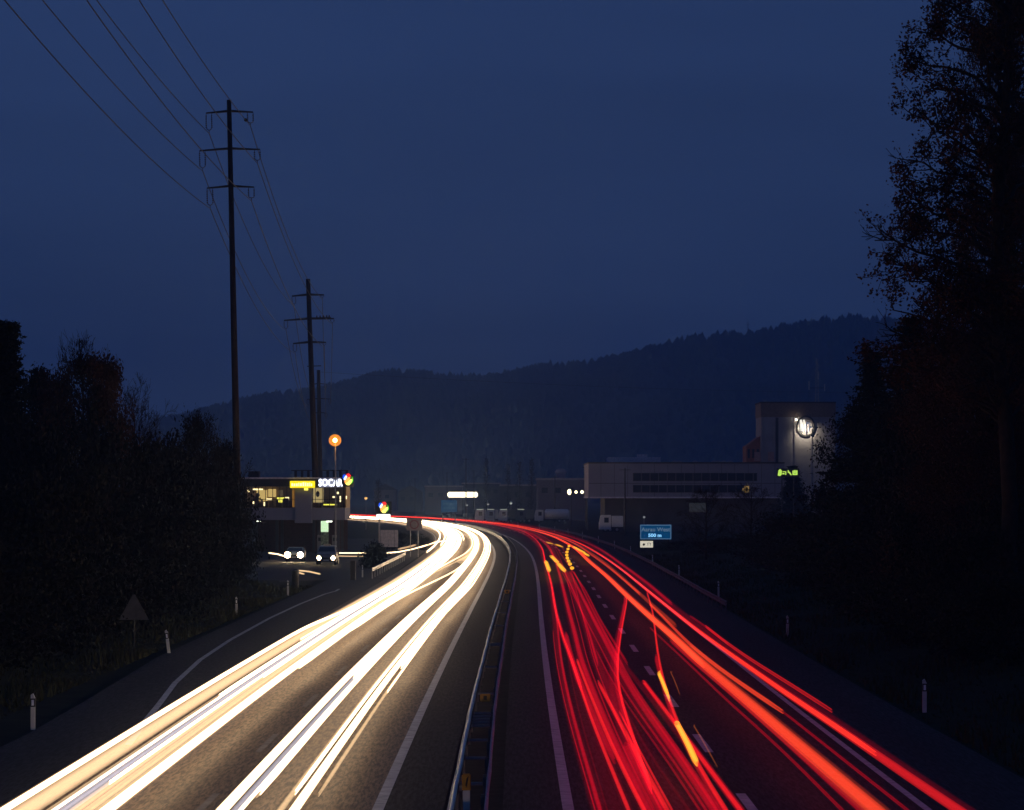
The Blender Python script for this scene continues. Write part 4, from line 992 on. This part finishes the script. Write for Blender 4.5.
for k in range(n):
    a0 = 2 * PI * k / n; a1 = 2 * PI * (k + 1) / n
    b.prism([(w / 2 + R0_ * math.cos(a0), zc + R0_ * math.sin(a0)), (w / 2 + R1_ * math.cos(a0), zc + R1_ * math.sin(a0)), (w / 2 + R1_ * math.cos(a1), zc + R1_ * math.sin(a1)), (w / 2 + R0_ * math.cos(a1), zc + R0_ * math.sin(a1))], -.012, -.002)
b.build('ring', mat('dark red ring', (.10, .02, .03), .6), pn)
b = MB(); b.tube([(w * .25, .1, -.2), (w * .25, .1, z1 - .1)], .04); b.tube([(w * .75, .1, -.2), (w * .75, .1, z1 - .1)], .04); b.build('poles', M['steel'], t)
X, Y = up(353, 580); t = empty('cabinet', (X, Y, 0), 'narrow dark cabinet on the island left of the bush', 'cabinet')
b = MB(); b.box(-.20, .20, -.2, .2, -.1, 1.45, .03); b.build('body', M['black_plastic'], t); b = MB(); b.box(-.22, .22, -.22, .22, 1.45, 1.52, .01); b.build('lid', M['dark_metal'], t)
X, Y = up(297, 590); t = empty('litter_bin', (X - .2, Y + 1, 0), 'dark upright bin at the tip of the left bushes', 'bin')
b = MB(); b.tube([(0, 0, 0), (0, 0, 1.3)], [.25, .28], 14); b.build('body', M['black_plastic'], t); b = MB(); b.tube([(0, 0, 1.3), (0, 0, 1.42)], [.29, .15], 14); b.build('lid', M['black_plastic'], t)
# fuel pumps area under the building
t = empty('price_display', (bz(324, 0)[0], BY + 1, 0), 'greenish white lit display under the restaurant', 'illuminated sign')
a, c = bz(320.5, 521); d, e = bz(328, 532)
b = MB(); b.box(-(d - a) / 2, (d - a) / 2, 0, .2, e, c, .02); b.build('panel', emit('greenish display', (.72, 1, .62), .95), t)
b = MB(); b.box(-(d - a) / 2, (d - a) / 2, .05, .3, 0, e - .02); b.build('stand', mat('mottled stand', (.25, .3, .2), .6, var=.7, scale=4), t)
t = empty('canopy_lamp', (bz(329, 0)[0], BY + .5, zb - .02), 'bright strip lamp under the middle of the slab', 'lamp', 'strip lamps under the slab')
b = MB(); b.box(-.32, .32, -.2, .2, -.22, -.08); b.build('tube_lamp', M['lampwhite'], t); b = MB(); b.box(-.4, .4, -.25, .25, -.08, 0); b.build('housing', M['concrete'], t)
c_ = copy_tree(t); c_['label'] = 'small strip lamp under the left end of the slab'; c_.location = (bz(258.5, 0)[0], BY + .5, zb - .05); c_.scale = (.8, .8, .6)
for i, (x, lab) in enumerate([(318, 'fuel pump left of the lit display'), (333, 'fuel pump right of the lit display')]):
    t = empty('fuel_pump', (bz(x, 0)[0], BY + 4, 0), lab, 'fuel pump', 'fuel pumps')
    b = MB(); b.box(-.35, .35, -.3, .3, 0, 2.0, .05); b.build('body', M['concrete'], t); b = MB(); b.box(-.22, .22, -.32, -.30, 1.3, 1.7); b.build('display', M['dark_metal'], t)
    b = MB(); b.tube([(.36, 0, 1.5), (.55, -.1, .8), (.4, -.1, .3)], .03, 6); b.build('hose', M['tyre'], t)

# ------------------------------------------------------------------ street lamps
def street_lamp(label, X, Y, z, m, arm=(1.2, 0), head=.3, group=None, r=.09, cat='street lamp', glow=False):
    t = empty('street_lamp', (X, Y, 0), label, cat, group)
    b = MB(); b.tube([(0, 0, -.3), (0, 0, z * .5), (0, 0, z + .1)], [r, r * .8, r * .6], 8); b.build('pole', M['steel'] if r > .05 else M['dark_metal'], t, True)
    b = MB(); b.ball((0, -.3, z + .15), head * 1.05, .8, 1.6, .35, 12); b.tube([(0, 0, z + .05), (0, -.3, z + .15)], .05, 6); hd = b.build('head', M['dark_metal'], t, True)
    b = MB(); b.ball((0, -.38 - (.45 if glow else 0), z - (.05 if glow else 0)), head, .9, 1.0, .9, 14); b.build('bulb', m, hd, True)
    if glow:
        b = MB(); b.ball((0, -.83, z - .05), .70, 1, 1, .95, 20); gm = trailmat('orange lamp halo', (1, .30, .008), .50); go = b.build('halo', gm, hd, True)  # added shell, paints the orange glow around the bulb
        a = go.data.attributes.new('core', 'FLOAT', 'POINT'); a.data.foreach_set('value', [1.0] * len(go.data.vertices))
    return t
X, z = pz(335.5, 440, BY - 6)
street_lamp('tall sodium street lamp glowing orange above the restaurant', X, BY - 6, z, emit('sodium lamp', (1.0, .52, .10), 40), head=.26, r=.10, glow=True)
FL = emit('small distant lamp', (1, .9, .7), 1.3)
X, z = pz(373, 493, 520); 
for lab, x, y, Y, m, hd in [('tiny warm lamp left of the pylon sign', 366, 498, 560, emit('warm tiny lamp', (1, .55, .15), 1.6), .3), ('pale street lamp behind the parked tank truck', 511, 503, 690, emit('cool tiny lamp', (.8, .85, .8), .5), .35),
                            ('dim street lamp above the parked trucks, left one', 467, 505, 700, emit('dim tiny lamp', (.7, .75, .8), .25), .3), ('dim street lamp above the parked trucks, middle one', 488, 504, 700, bpy.data.materials['dim tiny lamp'], .3), ('dim street lamp above the blue exit sign', 644, 517, 420, bpy.data.materials['dim tiny lamp'], .2)]:
    X, z = pz(x, y, Y); street_lamp(lab, X, Y, z, m, head=hd, r=.06, group='small distant street lamps')
# dark masts along the far carriageway
for i, (x, y0, Y) in enumerate([(466, 458, 720), (474, 470, 820), (447, 472, 900), (415, 478, 950), (587, 466, 560), (555, 476, 700), (625, 468, 470)]):
    X, z = pz(x, y0, Y); t = empty('mast', (X, Y, 0), ['thin dark mast in front of the glowing band', 'thin dark mast right of the glowing band', 'thin dark mast left of the glowing band', 'faint far mast above the white trails', 'dark mast at the left edge of the office block', 'dark mast by the four floodlights', 'dark mast in front of the office windows'][i], 'mast', 'thin dark masts')
    b = MB(); b.tube([(0, 0, -.3), (0, 0, z)], [.22, .10], 6); b.build('pole', M['dark_metal'], t); b = MB(); b.tube([(-.9, 0, z - .3), (.9, 0, z - .3)], .05, 5); b.build('arm', M['dark_metal'], t)

# ------------------------------------------------------------------ far buildings
def block(name, label, x0, x1, ytop, Y, depth, m, extra=None, cat='building', group=None, ybot=None):
    a, z1 = pz(x0, ytop, Y); d, _ = pz(x1, ytop, Y); z0 = pz(0, ybot, Y)[1] if ybot else -.3
    t = empty(name, ((a + d) / 2, Y, 0), label, cat, group); w = (d - a) / 2
    b = MB(); b.box(-w, w, 0, depth, z0, z1, .05); b.build('wall', m, t); return t, w, z1
OY = 520.0
t, w, zt = block('office_block', 'long pale office block with two bands of dark windows', 588.5, 784, 463.5, OY, 30, M['facade'], ybot=497)
ox = t.location.x
def obx(x, y): a, z = pz(x, y, OY); return a - ox, z
b = MB(); b.box(-w + 3, w - .5, 3, 28, -.3, obx(0, 497)[1] - .01); b.build('ground_floor', M['concrete_dark'], t)
b = MB(); b.box(-w - .15, w + .15, -.15, 30.1, obx(0, 498.2)[1], obx(0, 496.8)[1]); b.build('soffit_edge', mat('pale soffit', (.45, .43, .52), .7), t)
b = MB(); b.box(-w - .1, w + .1, -.1, 30, zt, zt + .25); b.build('roof', M['roofdark'], t)
b = MB(); q = -w + 2.2; jb = obx(0, 496.2)[1]
while q < w - 1: b.box(q, q + .07, -.012, -.002, jb, zt - .1); q += 2.4
b.box(-w + .1, w - .1, -.02, -.013, obx(0, 483.6)[1], obx(0, 483.0)[1]); b.build('panel_joints', M['concrete_dark'], t)
for (y0, y1, xr) in ((473, 481, 757), (485, 492.5, 745)):
    k = 633
    while k < xr - 2:
        a, z1 = obx(k, y0); d, z0 = obx(min(k + 8.2, xr), y1)
        b = MB(); frame(b, a, d, z0, z1, .1, -.06, .02); fr = b.build('window', M['dark_metal'], t)
        b = MB(); b.box(a + .1, d - .1, -.03, -.01, z0 + .1, z1 - .1); b.build('pane', M['glassdark'], fr); k += 8.6
for i, (x, y, x2, y2) in enumerate([(744.5, 486, 749, 492.5), (742.5, 488, 743.6, 491.5)]):
    a, z1 = obx(x, y); d, z0 = obx(x2, y2); b = MB(); b.box(a, d, -.1, -.08, z0, z1); b.build('lit_window', emit('lit window %d' % i, (1, .62, .2), .35 - .15 * i), t)
b = MB(); a, z1 = obx(610, 456.5); d, z0 = obx(663, 463); b.box(a, d, 8, 20, zt, z1, .05)
a, z1 = obx(640, 453.5); d, _ = obx(650, 0); b.box(a, d, 10, 13, zt, z1); b.build('rooftop_plant', mat('pale plant room', (.42, .42, .5), .8), t)
b = MB()
for x in (676, 681, 697, 716, 720, 726, 732):
    a, z1 = obx(x, 460.8); b.ball((a, 5, zt + .1), .5, 1.3, 1, 1.0, 8)
b.build('roof_domes', M['concrete'], t)
b = MB(); a, z1 = obx(690, 503); d, z0 = obx(707, 512); b.box(a, d, 2.8, 2.95, z0, z1); b.build('lit_bay', emit('dim lit bay', (.5, .55, .65), .035), t)
# lit sign at the right corner, green
X, z = pz(788, 472, OY - 30); t = empty('company_sign', (X, OY - 30, 0), 'small yellow green glowing lettering before the right end of the office block', 'illuminated sign')
sm = emit('yellow green letters', (.62, 1.0, .14), .85); b = MB(); s_ = .17
z -= .5
b.prism([(-1.75, z - .1), (-1.6, z + .8), (-1.35, z + 1.0), (-1.05, z + .75), (-1.05, z + .1), (-1.35, z - .2)], -.1, 0)
b.box(-.95, -.6, -.1, 0, z + .1, z + .35); b.box(-.95, -.4, -.1, 0, z + .5, z + .62); b.box(-.45, -.3, -.1, 0, z, z + .6)
b.box(-.05, .12, -.1, 0, z + .35, z + .8); b.prism([(.1, z + .4), (.5, z - .1), (.6, z + .1), (.25, z + .6)], -.1, 0); b.box(.75, .95, -.1, 0, z, z + .75); b.box(1.0, 1.3, -.1, 0, z + .3, z + .8); b.box(1.35, 1.6, -.1, 0, z, z + .78); b.box(.95, 1.4, -.1, 0, z, z + .25)
b.build('lettering', sm, t); b = MB(); b.box(-1.9, 1.9, .05, .2, z - .4, z + 1.1); b.build('backing', M['fascia'], t); b = MB(); b.tube([(-1, .3, -.2), (-1, .3, z)], .1); b.tube([(1, .3, -.2), (1, .3, z)], .1); b.build('supports', M['dark_metal'], t)
# silo
SY = 640.0
a, zt = pz(761, 403, SY); d, _ = pz(836, 403, SY); zm = pz(0, 417, SY)[1]
sx_ = (a + d) / 2; w = (d - a) / 2
t = empty('grain_silo', (sx_, SY, 0), 'tall ribbed concrete silo with dark upper storey', 'silo')
b = MB(); b.box(-w + .05, w - .05, .7, 14, -.3, zm)
for q in (-w + .1, -w + 2.9, -w + 3.9, -w + 7.4, -w + 10.9, w - .5): b.box(q, q + .35, .45, .7, -.3, zm - .02)
b.build('silo_wall', M['concrete'], t)
b = MB(); b.box(-w + 3.25, -w + 3.9, .6, .68, 0, zm - .1); b.build('expansion_joint', M['concrete_dark'], t)
b = MB(); b.box(-w + .0, w, .6, 15, zm + .01, zt, .05); hd = b.build('upper_storey', mat('brown cladding', (.16, .11, .09), .85), t)
b = MB(); b.box(-w - .1, w + .1, .5, 15.1, zt, zt + .3); b.build('roof', M['roofdark'], t)
a, z1 = pz(747, 446, SY); d, _ = pz(761, 446, SY); zl = pz(0, 436, SY)[1]
b = MB(); b.prism([(a - sx_, -.3), (d - sx_ - .05, -.3), (d - sx_ - .05, zl), (a - sx_, z1)], 2, 12); an = b.build('annex', M['brick'], t)
for k in range(3):
    q = a - sx_ + .3 + k * 1.0; b = MB(); b.box(q, q + .5, 1.9, 1.98, pz(0, 458, SY)[1], pz(0, 449, SY)[1]); b.build('window', M['glassdark'], an)
b = MB(); q0 = pz(755, 0, SY)[0] - sx_; b.box(q0, q0 + 1.3, .5, 1.8, pz(0, 461, SY)[1], pz(0, 452, SY)[1]); q0 = pz(768, 0, SY)[0] - sx_; b.box(q0, q0 + 1.3, -.4, 0, pz(0, 461, SY)[1], pz(0, 452, SY)[1]); b.build('stair_heads', mat('pinkish head house', (.35, .2, .18), .8), t)
# illuminated emblem
X, z = pz(806, 426, SY); t2 = empty('wall_emblem', (X, SY + .7, z), 'round lit emblem with ring and tall letters on the silo wall', 'illuminated sign')
rg = M['black_plastic']; b = MB(); n = 28
for k in range(n):
    a0 = 2 * PI * k / n; a1 = 2 * PI * (k + 1) / n; f = [(r_ * math.cos(q), r_ * 1.15 * math.sin(q)) for r_, q in ((1.75, a0), (2.05, a0), (2.05, a1), (1.75, a1))]; b.prism(f, -.35, -.1)
b.build('ring', rg, t2)
b = MB(); b.box(-1.3, -.85, -.3, -.1, -1.1, 1.4); b.box(-.55, -.25, -.3, -.1, -1.1, 1.4); b.box(-.85, -.55, -.3, -.1, -1.35, -.95); b.build('large_letter', emit('white emblem letter', (1, .97, .85), 1.1), t2)
b = MB(); b.box(.05, .3, -.3, -.1, -1.7, .9); b.box(.3, .7, -.3, -.1, .45, .8); b.box(.7, .95, -.3, -.1, -1.2, .8); b.box(1.0, 1.45, -.3, -.1, -.4, -.1); b.build('small_letters', emit('grey emblem letter', (.55, .58, .75), .35), t2)
b = MB(); b.box(-2.25, -2.0, -.7, -.5, 1.35, 1.5); b.build('floodlight', emit('emblem floodlight', (1, .9, .62), 60), t2)
b = MB(); b.tube([(-2.1, -.5, 1.6), (-2.1, .3, 1.8)], .06, 6); b.build('bracket', M['dark_metal'], t2)
ld = bpy.data.lights.new('emblem_glow', 'SPOT'); ld.energy = 1700; ld.color = (1, .88, .62); ld.spot_size = math.radians(140); ld.spot_blend = .9; ld.shadow_soft_size = .2
lo = bpy.data.objects.new('emblem_glow', ld); COL.objects.link(lo); lo.parent = t2; lo.location = (-.4, -1.9, -.2); lo.rotation_euler = (math.radians(62), 0, math.radians(-8))
# antenna mast
X, z1 = pz(817, 359, SY + 30); t = empty('antenna_mast', (X, SY + 30, 0), 'lattice antenna mast rising behind the silo', 'antenna')
zb_ = pz(0, 410, SY)[1]; b = MB()
for q in (-.6, .6):
    for r_ in (-.5, .5): b.tube([(q, r_, zb_ - 12), (q * .25, r_ * .25, z1)], .07, 4)
k = zb_; sgn = 1
while k < z1 - 1: b.tube([(-.5 * sgn, -.4, k), (.5 * sgn, -.4, k + 1)], .04, 4); sgn = -sgn; k += 1
b.build('lattice', mat('antenna steel', (.3, .32, .36), .6), t)
b = MB()
for q, za, zc_ in ((-1.9, 376, 385), (1.7, 379, 386), (.2, 366, 374)):
    b.box(q - .12, q + .12, -.6, -.5, pz(0, zc_, SY)[1], pz(0, za, SY)[1])
b.build('aerials', M['white_plastic'], t); b = MB(); zz = pz(0, 383, SY)[1]; b.tube([(-1.9, -.5, zz), (1.9, -.5, zz)], .06, 5); b.build('crossbar', M['dark_metal'], t)
X, z = pz(748, 321, 3250); t = empty('hilltop_mast', (X, 3250, z - 12), 'tiny mast on the crest of the wooded hill', 'antenna'); b = MB(); b.tube([(0, 0, -15), (0, 0, 12)], .35, 5); b.build('pole', M['dark_metal'], t); b = MB(); b.tube([(-2, 0, 8), (2, 0, 8)], .3, 5); b.build('platform', M['dark_metal'], t)
# buildings beyond the bend
FB = 'dim far buildings beyond the bend'
GRY = M['facade']; M['far_grey'] = mat('dim far facade', (.14, .12, .14), .9)
for i, (x0, x1, yt, Y, dp_, lab) in enumerate([(537, 586, 480, 760, 20, 'dim industrial hall left of the office block'), (500, 538, 486, 900, 20, 'dim low hall behind the parked trucks'), (425, 462, 487, 1000, 20, 'dim far hall left of the glowing band'), (398, 422, 492, 1150, 14, 'dim far house left of the dim far hall'), (374, 396, 490, 1200, 14, 'dim far house right of the restaurant'), (462, 500, 484, 1050, 20, 'dim far hall behind the glowing band')]):
    t, w, zt = block('far_building', lab, x0, x1, yt, Y, dp_, M['concrete_dark'] if i % 2 else M['far_grey'], group=FB)
    if i in (3, 4):
        b = MB(); b.prism([(-w - .3, zt), (w + .3, zt), (0, zt + 2.6)], -.2, dp_); b.build('roof', M['roofdark'], t)
    else:
        b = MB(); b.box(-w - .2, w + .2, -.2, dp_ + .1, zt, zt + .5); b.build('roof', mat('pale roof rim %d' % i, (.3, .28, .3), .7), t)
    k = -w + 1.2
    while k < w - 2 and k < -w + 1.2 + 12 * 3:
        b = MB(); b.box(k, k + 1.6, -.06, -.02, zt - 3.4, zt - 2.0); b.build('window', M['glassdark'], t); k += 3.4
X, z = pz(561, 478, 760); t = empty('roof_vent', (X, 765, z - 2), 'round vent dome on the industrial hall roof', 'roof vent'); b = MB(); b.tube([(0, 0, 1), (0, 0, 3.4)], 1.2, 12); b.build('drum', GRY, t); b = MB(); b.ball((0, 0, 3.6), 1.6, 1, 1, .6); b.build('cap', GRY, t, True)
# glowing band
Y = 860.0; a, z1 = pz(447.5, 491.5, Y); d, z0 = pz(477.5, 498.5, Y); w = (d - a) / 2
t = empty('light_canopy', ((a + d) / 2, Y, 0), 'long glowing warm white canopy of a far filling station', 'canopy')
b = MB(); b.box(-w, w, 0, 6, z0 + .35, z1 - .15, .3); b.build('light_band', emit('glowing canopy band', (1, .86, .60), 3.2), t)
b = MB(); b.box(-w + .6, w - .6, .3, 5.6, z1 - .14, z1 + .4, .1); b.build('roof', M['fascia'], t)
b = MB(); [b.box(q - .2, q + .2, 2, 2.4, -.3, z0 + .3) for q in (-w + 1, 0, w - 1)]; b.build('columns', M['fascia'], t)
# four floodlights
Y = 600.0; X, z = pz(578, 492, Y); t = empty('floodlight_row', (X, Y, 0), 'row of four warm floodlights on two masts', 'floodlights')
fm = emit('floodlight lens', (1, .85, .50), 3.5)
for q, r_ in ((569.3, .40), (576, .30), (582, .34), (588, .24)):
    qx = pz(q, 0, Y)[0] - X; b = MB(); b.ball((qx, -.3, z), r_, 1, .6, 1.0 if q > 570 else 1.5, 12); b.build('lamp', fm, t, True)
b = MB(); b.tube([(-2.2, 0, z + .25), (2.2, 0, z + .25)], .08, 6); b.build('crossarm', M['dark_metal'], t)
b = MB(); b.tube([(-1.4, 0, -.2), (-1.4, 0, z + .3)], .1); b.tube([(1.6, 0, -.2), (1.6, 0, z + .3)], .1); b.build('masts', M['dark_metal'], t)
# poplars
pop = broadleaf('slim bare poplar, leftmost of the far row', 20, 2.2, .06, M['leaf_dark'], 1, .25, nmain=70, maxl=2, seed=90, name='poplar_tree', spread=.3, shape='tall', group='row of far poplars')
for i, (x, yt, Y, lab) in enumerate([(487, 456, 860, 0), (508, 462, 900, 'slim poplar, second of the far row'), (519, 460, 880, 'slim poplar, third of the far row'), (531, 457, 860, 'slim poplar, rightmost and widest of the far row'), (378, 478, 800, 'low dark tree right of the restaurant roof')]):
    X, z = pz(x, yt, Y); o = pop if i == 0 else copy_tree(pop)
    if lab: o['label'] = lab
    place(o, X, Y, z=-.1, rz=i); o.scale = (.62, .62, z / extent(o)[0])

# ------------------------------------------------------------------ vehicles
def wheel(parent, x, y, r, w):
    b = MB(); b.tube([(x - w / 2, y, r), (x + w / 2, y, r)], r, 20); o = b.build('wheel', M['tyre'], parent)
    b = MB(); b.tube([(x - w / 2 - .01, y, r), (x + w / 2 + .01, y, r)], r * .6, 14); b.build('rim', M['steel'], o)
def car(label, X, Y, rz, L_, Wd, H_, m, lamp, van=False, name='parked_car', group=None, lr=.09):
    """front looks towards -y"""
    t = empty(name, (X, Y, 0), label, 'van' if van else 'car', group, rz); h = L_ / 2; w = Wd / 2
    if van: side = [(-h, .35), (-h - .02, .75), (-h + .12, 1.02), (-h + .95, 1.18), (-h + 1.6, H_ - .05), (-h + 1.9, H_), (h - .1, H_), (h, H_ - .2), (h, .35)]
    else: side = [(-h, .32), (-h, .62), (-h + .15, .80), (-h + 1.2, .95), (-h + 2.0, H_ - .04), (-h + 2.4, H_), (h - 1.2, H_ - .03), (h - .45, 1.0), (h, .92), (h, .35)]
    b = MB(); n = len(side)
    prof = [(-w, 0), (w, 0)]
    rows = []
    for sx in (-1, -.93, .93, 1):
        for (y, z) in side:
            k = 1 - .22 * max(0, z - 1.0) / max(H_ - 1.0, .1) if z > 1.0 else 1
            ins = .06 if abs(sx) == 1 else 0
            zz = z - ins if z > .5 else z + ins * .5; yy = y * (1 - .012 * (abs(sx) == 1))
            b.v.append((sx * w * k, yy, zz))
    for r_ in range(3):
        for i in range(n): b.f.append((r_ * n + i, r_ * n + (i + 1) % n, (r_ + 1) * n + (i + 1) % n, (r_ + 1) * n + i))
    b.f.append(tuple(range(n))[::-1]); b.f.append(tuple(range(3 * n, 4 * n)))
    b.build('body', m, t)
    # windscreen and side glass, set just proud of the body
    i0, i1 = (3, 4)
    (ya, za), (yb, zb2) = side[i0], side[i1]
    def kx(z): return 1 - .22 * max(0, z - 1.0) / max(H_ - 1.0, .1)
    b = MB(); za2 = za + .08; ya2 = ya + (yb - ya) * (.08 / (zb2 - za)) ; zb3 = zb2 - .08; yb3 = yb - (yb - ya) * (.08 / (zb2 - za))
    b.add([(-w * .86 * kx(za2), ya2 - .012, za2 + .01), (w * .86 * kx(za2), ya2 - .012, za2 + .01), (w * .86 * kx(zb3), yb3 - .012, zb3 + .01), (-w * .86 * kx(zb3), yb3 - .012, zb3 + .01)], [(0, 1, 2, 3)])
    b.build('windscreen', M['glassdark'], t)
    for s in (-1, 1):
        zl, zh = 1.08, H_ - .15; y0_, y1_ = -h + (1.7 if van else 1.9), h - (.3 if van else 1.1)
        b = MB(); b.add([(s * (w * kx(zl) + .004), y0_ - .35, zl), (s * (w * kx(zl) + .004), y1_ + .3, zl), (s * (w * kx(zh) + .004), y1_, zh), (s * (w * kx(zh) + .004), y0_ + .1, zh)], [(0, 1, 2, 3)]); b.build('side_window', M['glassdark'], t)
        b = MB(); b.tube([(s * w * .70, -h - .05, .66), (s * w * .70, -h + .02, .66)], [lr, lr * 1.1], 16); b.build('headlight', lamp, t)
        b = MB(); b.box(s * w * .85 - .1, s * w * .85 + .1, h - .005, h + .02, .75, .95); b.build('tail_light', mat('tail lens', (.3, .01, .01), .3) if 'tl' not in M else M['tl'], t)
        b = MB(); b.box(s * (w + .11) - .08, s * (w + .11) + .08, -h + 1.45, -h + 1.6, 1.02, 1.18, .02); b.build('mirror', M['black_plastic'], t)
        wheel(t, s * (w - .12), -h + .8, .32, .22); wheel(t, s * (w - .12), h - .8, .32, .22)
    b = MB(); b.box(-w * .45, w * .45, -h - .03, -h + .02, .52, .70); b.build('grille', M['black_plastic'], t)
    b = MB(); b.box(-w * .97, w * .97, -h - .04, -h + .1, .30, .48, .02); b.build('bumper', M['black_plastic'], t)
    b = MB(); b.box(-.26, .26, -h - .055, -h - .042, .40, .50); b.build('number_plate', M['white_plastic'], t)
    return t
HL = emit('headlight lens', (1, .70, .36), 70)
M['tl'] = mat('tail light lens', (.3, .01, .01), .3)
Xc, Yc = up(326, 558, .66)
v = car('grey minivan with roof sign waiting with its headlights on', Xc, Yc + 2.2, 0, 4.4, 1.9, 1.78, M['carpaint'], HL, van=True, name='minivan', lr=.17)
b = MB(); b.box(-.35, .35, -.5, -.2, 1.78, 1.95, .04); b.build('roof_sign', mat('roof sign', (.5, .42, .3), .5), v)
Xc, Yc = up(295, 571.5, .0)
Xc, Yc = up(294, 555, .66)
car('low car with dazzling headlights left of the minivan', Xc, Yc + 2, 0.0, 4.3, 1.8, 1.42, M['carpaint'], emit('dazzling headlight', (1, .74, .40), 130), name='parked_car', lr=.26)
def truck(label, X, Y, rz, L_, m, tank=False, roof_light=True, group='parked trucks beyond the bend', H_=3.4, cabm=None):
    t = empty('tank_truck' if tank else 'truck', (X, Y, 0), label, 'truck', group, rz); h = L_ / 2
    # runs along x, cab at -x
    b = MB(); b.prism([(-h, .5), (-h, 1.7), (-h + .25, 2.9), (-h + .5, 3.05), (-h + 2.1, 3.05), (-h + 2.1, .5)], -1.2, 1.2); cab = b.build('cab', cabm or m, t)
    b = MB(); b.box(-h + .9, -h + 1.7, -1.215, -1.2, 1.7, 2.6); b.build('side_window', M['glassdark'], cab)
    b = MB(); b.add([(-h + .03, -1.05, 1.78), (-h + .03, 1.05, 1.78), (-h + .22, 1.0, 2.75), (-h + .22, -1.0, 2.75)], [(0, 1, 2, 3)]); b.v = [(x - .03, y, z) for x, y, z in b.v]; b.build('windscreen', M['glassdark'], cab)
    if tank:
        b = MB(); b.tube([(-h + 2.4, 0, 2.0), (-h + 2.7, 0, 2.0), (h - .3, 0, 2.0), (h, 0, 2.0)], [.8, 1.2, 1.2, .8], 24); b.build('tank', m, t, True)
        b = MB(); [b.tube([(q, 0, 3.15), (q, 0, 3.35)], .3, 12) for q in (-h + 4, 0, h - 2)]; b.build('hatches', M['steel'], t)
    else:
        b = MB(); b.box(-h + 2.3, h, -1.25, 1.25, .95, H_, .04); b.build('cargo_box', m, t)
    b = MB(); b.box(-h + .3, h - .1, -.5, .5, .55, .9); b.build('chassis', M['black_plastic'], t)
    for q in (-h + 1.1, h - 2.3, h - 1.1):
        for s in (-1, 1):
            b = MB(); b.tube([(q, s * 1.0 - .15, .48), (q, s * 1.0 + .15, .48)], .48, 18); o = b.build('wheel', M['tyre'], t); b = MB(); b.tube([(q, s * 1.0 - .16, .48), (q, s * 1.0 + .16, .48)], .26, 12); b.build('rim', M['steel'], o)
    if roof_light:
        b = MB(); b.box(-h + .4, -h + 2.0, -1.0, 1.0, 3.06, 3.25, .03); b.build('glowing_roof', emit('lit roof', (.85, .95, .8), .32) if 'lr' not in M else M['lr'], cab)  # lit look of the cab roof put in as emission
    return t
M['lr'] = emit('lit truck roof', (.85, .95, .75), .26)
M['truckgrey'] = mat('pale truck body', (.42, .42, .44), .5, var=.1)
M['truckdark'] = mat('dark green truck body', (.08, .10, .10), .5)
TY = 690.0
for i, (x0, x1, lab, m, tank) in enumerate([(475, 486, 'leftmost parked truck with pale roof beyond the bend', 'truckgrey', False), (485.5, 498, 'second parked truck beyond the bend', 'truckgrey', False), (498.5, 515.5, 'longer dark parked truck with lit cab roof', 'truckdark', False), (516, 534, 'dark parked truck just left of the tank truck', 'truckdark', False), (534.5, 569, 'parked tank truck with pale round tank', 'truckgrey', True)]):
    a = pz(x0, 0, TY)[0]; d = pz(x1, 0, TY)[0]
    truck(lab, (a + d) / 2, TY + (i % 2) * 3, 0, (d - a), M[m], tank, roof_light=(i < 4), H_=3.1, cabm=M['truckgrey'] if i == 2 else None)
a, _ = pz(591, 0, 560); d, _ = pz(615, 0, 560)
truck('small white box van parked before the office block', (a + d) / 2, 560 - 45, 0, (d - a) * .92, M['carwhite'], False, False, group='parked trucks beyond the bend', H_=2.9)
# fence posts and kerb along the far right side
